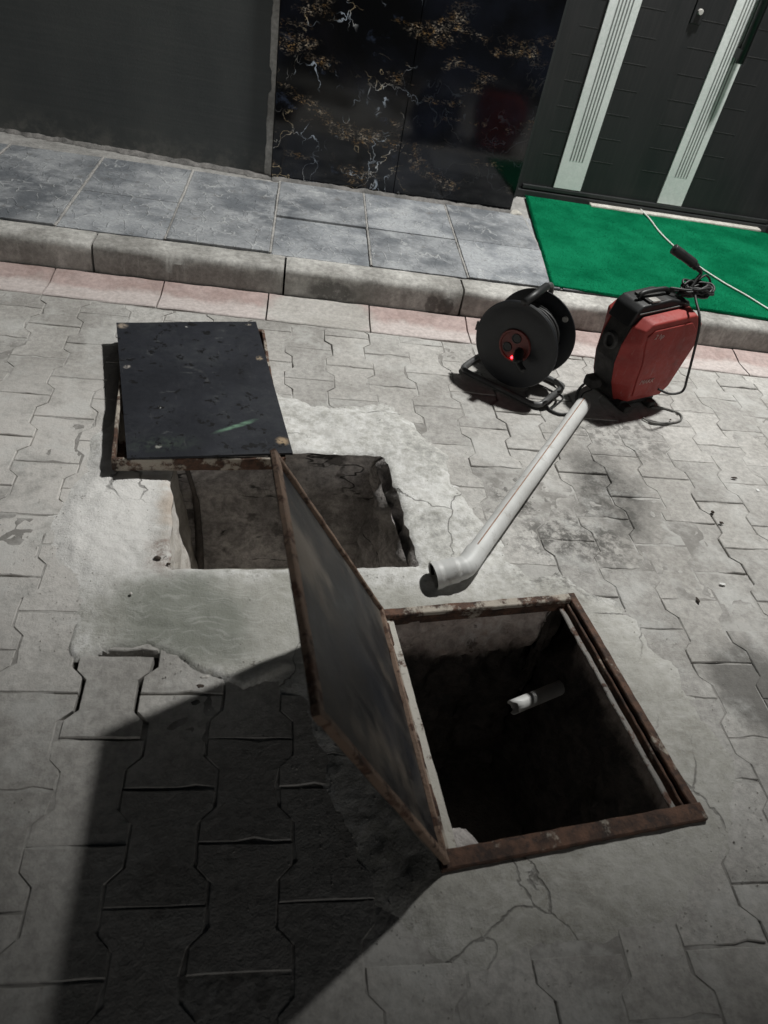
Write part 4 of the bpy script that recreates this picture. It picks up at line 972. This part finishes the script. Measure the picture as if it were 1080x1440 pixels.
# ------------------------------------------------------------------ red machine
def machine():
    B = Vector((1.160, 2.062, 0)); t_ = NT('scuffed_red_shell'); q_ = t_.obj(); f_ = t_.noise(q_, 70, 5, .7)
    c_ = t_.mix(t_.ramp(t_.noise(q_, 7, 5), .3, .7), (.23, .020, .016), (.34, .040, .032))
    c_ = t_.mix(t_.math('MULTIPLY', t_.ramp(t_.noise(t_.mapv(q_, scale=(90, 90, 12), rot=(0, .4, 0)), 1, 4, .7), .60, .70), .5), c_, (.30, .13, .12))
    c_ = t_.mix(t_.math('MULTIPLY', t_.ramp(t_.noise(q_, 16, 6, .72), .54, .72), .5), c_, (.12, .08, .07))
    M['red'] = t_.done(c_, t_.ramp(f_, .3, .7, .5, .75), t_.bump(f_, .3, .0015))
    t = empty('drain_machine', B, (0, 0, R(25))); tag(t, 'upright red and black drain cleaning machine with carry handle, beside the kerb', 'machine')
    out = [(-.004, .022), (-.048, .10), (-.072, .18), (-.074, .25), (-.060, .312), (-.030, .345), (.165, .362), (.218, .325), (.238, .24), (.216, .12), (.170, .028)]
    face = [(.012, .040), (.000, .11), (-.008, .19), (-.034, .27), (-.044, .315), (-.018, .338), (.158, .352), (.200, .315), (.217, .24), (.182, .075), (.155, .042)]
    out = [(x*1.07+.002, z) for x, z in out]; face = [(x*1.09+.004, z) for x, z in face]
    def sc(p, k): return [(.075+(x-.075)*k, .19+(z-.19)*k) for x, z in p]
    prism('near_shell', face, -.002, .046, 'red', t, .007, poly2=out)
    prism('raised_panel', sc(face, .86), -.007, .004, 'red', t, .004)
    prism('far_shell', out, .138, .182, 'red', t, .007, poly2=face)
    prism('centre_band', sc(out, .985), .0465, .1375, 'dustyblack', t, .004)
    # ribs of the band, round inlet
    for z_ in (.07, .10, .13, .16): box('rib', (-.070-.0+(.19-z_)*.25 if z_ > .12 else -.062+(.13-z_)*.75, .066, z_-.004), (-.03, .116, z_+.004), 'dustyblack', t, .002)
    inl = lathe('inlet_ring', [(.017, .002), (.020, -.006), (.027, -.006), (.030, .008)], 'dustyblack', t, seg=32); inl.data.materials[0] = M['greyplastic']; inl.location = (-.0785, .091, .240); inl.rotation_euler = (0, 0, R(-90))
    inn = lathe('inlet_hole', [(.0005, .001), (.0185, .001), (.0185, .008)], 'blackplastic', t, seg=28); inn.location = (-.0785, .091, .240); inn.rotation_euler = (0, 0, R(-90))
    # black hood with the carry handle
    hood = [(-.072, .305), (-.056, .360), (-.036, .378), (.085, .390), (.178, .376), (.198, .350), (.17, .345), (-.030, .325)]
    prism('hood', hood, .048, .150, 'blackplastic', t, .008)
    box('handle_recess', (-.010, .055, .3825), (.075, .128, .3885), 'dustyblack', t, .002)
    box('handle_gap_light', (.0, .052, .384), (.036, .078, .3905), 'steel', t, .0015)  # steel-coloured box in place of the light showing through the handle opening
    tube('handle_bar', [(-.028, .092, .385), (-.01, .092, .402), (.08, .092, .407), (.11, .092, .392)], .008, 'blackplastic', t)
    box('hood_trim', (-.02, .0435, .352), (.165, .0475, .357), 'greycable', t, .001).rotation_euler = (0, R(-4), 0)
    # feet
    for (x, y, r_) in ((.022, .002, 0), (.142, .002, .3), (.022, .165, 0), (.142, .165, 0)):
        box('foot', (x-.015, y-.018, .0), (x+.015, y+.022, .026), 'dustyblack', t, .007, 3)
    box('base_rail', (.0, .010, .014), (.165, .172, .036), 'blackplastic', t, .005)
    box('outlet_nozzle', (-.065, .10, .035), (-.012, .150, .075), 'dustyblack', t, .012, 3)
    # lettering
    def text(s, x, z, size, name, rotz=0):
        cu = bpy.data.curves.new('txt', 'FONT'); cu.body = s; cu.size = size; cu.extrude = .0006; cu.shear = .2
        to = bpy.data.objects.new('txt', cu); COL.objects.link(to); bpy.context.view_layer.update()
        me = bpy.data.meshes.new_from_object(to.evaluated_get(bpy.context.evaluated_depsgraph_get())); bpy.data.objects.remove(to); bpy.data.curves.remove(cu)
        me.materials.clear(); me.materials.append(M['pale']); ob = link(bpy.data.objects.new(name, me), t); ob.location = (x, -.0082, z); ob.rotation_euler = (R(90), 0, 0); return ob
    text('2 hp', .002, .288, .024, 'lettering'); text('MAKK', .030, .112, .024, 'lettering')
machine()
# cord wound on top of the machine, plug standing up, tail over the side
def coil():
    c = Vector((1.318, 2.205, .392)); t = empty('coiled_cord', c); tag(t, 'black cord wound in a bundle on top of the red machine, plug sticking up', 'cord')
    rr = random.Random(5); a = R(20); pts = []
    for i in range(150):
        th = i*2*math.pi/13; rx, ry = .052+.008*math.sin(i*.7), .030+.006*math.cos(i*1.1); x, y = rx*math.cos(th), ry*math.sin(th)
        pts.append(Vector((x*math.cos(a)-y*math.sin(a) - .012*math.sin(i*.05), x*math.sin(a)+y*math.cos(a), .004 + .024*(i/150) + .010*math.sin(i*.9+rr.random()))))
    vs, fs = tube_geo(crom(pts, 3), .0042, 8); mk('cord_loops', vs, fs, 'cable', t, smooth=True)
    pts = [Vector((-.02, .0, .006)), Vector((-.085, -.018, .010)), Vector((-.10, -.02, .018)), Vector((-.05, -.03, .022)), Vector((0, -.026, .026)), Vector((.03, .0, .036))]
    tube('loose_loop', pts, .0042, 'cable', t)
    # cord up to the plug
    P = lambda x, y, z: Vector((x, y, z)) - c
    tube('cord_stem', [P(1.305, 2.22, .405), P(1.318, 2.235, .428), P(1.330, 2.245, .447), P(1.318, 2.25, .462)], .0058, 'cable', t)
    tube('plug_body', [P(1.324, 2.248, .456), P(1.305, 2.252, .466), P(1.285, 2.257, .478), P(1.238, 2.266, .497), P(1.216, 2.27, .506)], [.008]*6+[.012]*6+[.0155]*10+[.0165]*10+[.0165], 'blackplastic', t, seg=16)
    tube('ring_loop', [P(1.325, 2.235, .428), P(1.350, 2.245, .443), P(1.375, 2.245, .425), P(1.375, 2.235, .395), P(1.345, 2.225, .383), P(1.32, 2.215, .392)], .0036, 'cable', t)
    # tail hanging down the near side
    tube('hanging_tail', [P(1.30, 2.18, .408), P(1.292, 2.135, .398), P(1.296, 2.085, .372), P(1.305, 2.065, .33), P(1.322, 2.055, .24), P(1.338, 2.052, .16), P(1.345, 2.052, .125), P(1.335, 2.05, .108), P(1.30, 2.05, .100), P(1.262, 2.066, .104)], .0042, 'cable', t)
coil()
tag(tube('grey_lead', [(1.29, 2.10, .008), (1.345, 2.11, .004), (1.395, 2.085, .004), (1.385, 2.045, .004), (1.335, 2.018, .004), (1.27, 2.008, .004), (1.235, 2.03, .006)], .0035, 'greycable'), 'thin grey lead curled on the pavers at the foot of the red machine', 'cable')

# ------------------------------------------------------------------ small litter
lit = [((1.298, 1.553, .006), .011, 'darkbit', (1, 1, .6), 'dark crumb on the pavers right of the oily stain, upper of two'), ((1.306, 1.507, .006), .011, 'darkbit', (1.3, .8, .5), 'dark crumb on the pavers right of the oily stain, lower of two'),
       ((1.342, 2.037, .006), .007, 'darkbit', (1, 1, .6), 'dark speck on the pavers just in front of the red machine'), ((1.452, 1.736, .004), .012, 'darkbit', (1.7, .6, .4), 'dark sliver lying in a paver joint near the right edge'),
       ((1.511, 1.684, .003), .012, 'whitebit', (1, 1.2, .12), 'white paint spot on the pavers near the right edge'), ((1.203, 1.259, .003), .012, 'whitebit', (1.5, .8, .12), 'white paint spot on the pavers right of the front pit'),
       ((-.262, 1.215, .008), .014, 'darkbit', (1.2, .8, .5), 'brown rusty clod at the near left lip of the rear pit'), ((-.235, 1.20, .006), .008, 'darkbit', (1.2, .8, .6), 'small brown clod on the near lip of the rear pit'),
       ((-.115, .897, -.004), .014, 'pebble', (1.4, .8, .7), 'pale pebble stuck in the dark gap beside the shadow'), ((-.122, .875, -.003), .011, 'darkbit', (1.5, 1, .6), 'dark crumb in the gap at the edge of the shadow'),
       ((-.30, 1.10, .010), .007, 'pebble', (1, 1, .7), 'tiny pebble on the cement left of the green-grey shadow patch'), ((1.104, 1.194, .004), .013, 'darkbit', (.7, 1.4, .3), 'dry leaf scrap on the pavers beyond the front pit corner')]
for i, (p, r_, m_, sq, lb) in enumerate(lit): r_ *= .5; tag(rock('leaf_scrap' if 'leaf' in lb else 'paint_spot' if 'paint' in lb else 'clod' if 'clod' in lb else 'pebble' if 'pebble' in lb else 'crumb', p, r_, m_, i*2.7, None, sq), lb, 'paint spot' if 'paint' in lb else 'leaf' if 'leaf' in lb else 'pebble' if 'pebble' in lb else 'debris')

# loose grit and crumbs scattered over the paving (nobody could count it)
def grit():
    rr = random.Random(11); vs, fs = [], []
    def put(x, y, z, r):
        b = len(vs); a = rr.random()*6.28; ca_, sa_ = math.cos(a), math.sin(a); e = [rr.uniform(.6, 1.3) for _ in range(6)]
        for (dx, dy, dz), k in zip(((1, 0, 0), (0, 1, 0), (-1, 0, 0), (0, -1, 0), (0, 0, .7), (0, 0, -.5)), e): vs.append((x+(dx*ca_-dy*sa_)*r*k, y+(dx*sa_+dy*ca_)*r*k, z+dz*r*k))
        for q in range(4): fs.append((b+q, b+(q+1) % 4, b+4)); fs.append((b+(q+1) % 4, b+q, b+5))
    hole = [[(-.26, 1.17), (.40, 1.22), (.33, 1.72), (-.32, 1.66)], [tuple(p[:2]) for p in (FD, FC, FB, FA)]]
    pts = []
    for i in range(1500):
        a, b = CEM[rr.randrange(len(CEM))], None; k = CEM.index(a); b = CEM[(k+1) % len(CEM)]; t_ = rr.random(); pts.append((a[0]+(b[0]-a[0])*t_+rr.gauss(0, .05), a[1]+(b[1]-a[1])*t_+rr.gauss(0, .05)))
    for i in range(1500): pts.append((rr.uniform(-1.3, 2.0), 2.42-abs(rr.gauss(0, .06)) if i % 2 else rr.uniform(.1, 2.4)))
    for i in range(900):
        h = H1c[rr.randrange(4)]; k = H1c.index(h); g_ = H1c[(k+1) % 4]; t_ = rr.random(); pts.append((h[0]+(g_[0]-h[0])*t_+rr.gauss(0, .03), h[1]+(g_[1]-h[1])*t_+rr.gauss(0, .03)))
    X = np.array([p[0] for p in pts]); Y = np.array([p[1] for p in pts]); bad = inside(X, Y, hole[0]) | inside(X, Y, hole[1])
    keep = cemkeep(X, Y); Z = np.where(keep, np.maximum(cemz(X, Y), 0), 0)
    for x, y, z, b in zip(X, Y, Z, bad):
        if not b: put(x, y, z+.0004, min(.003, .0007+abs(rr.gauss(0, .0007))))
    o = mk('grit', vs, fs, 'pebble'); tag(o, 'fine loose grit and cement crumbs on the paving', 'grit', kind='stuff')
grit()
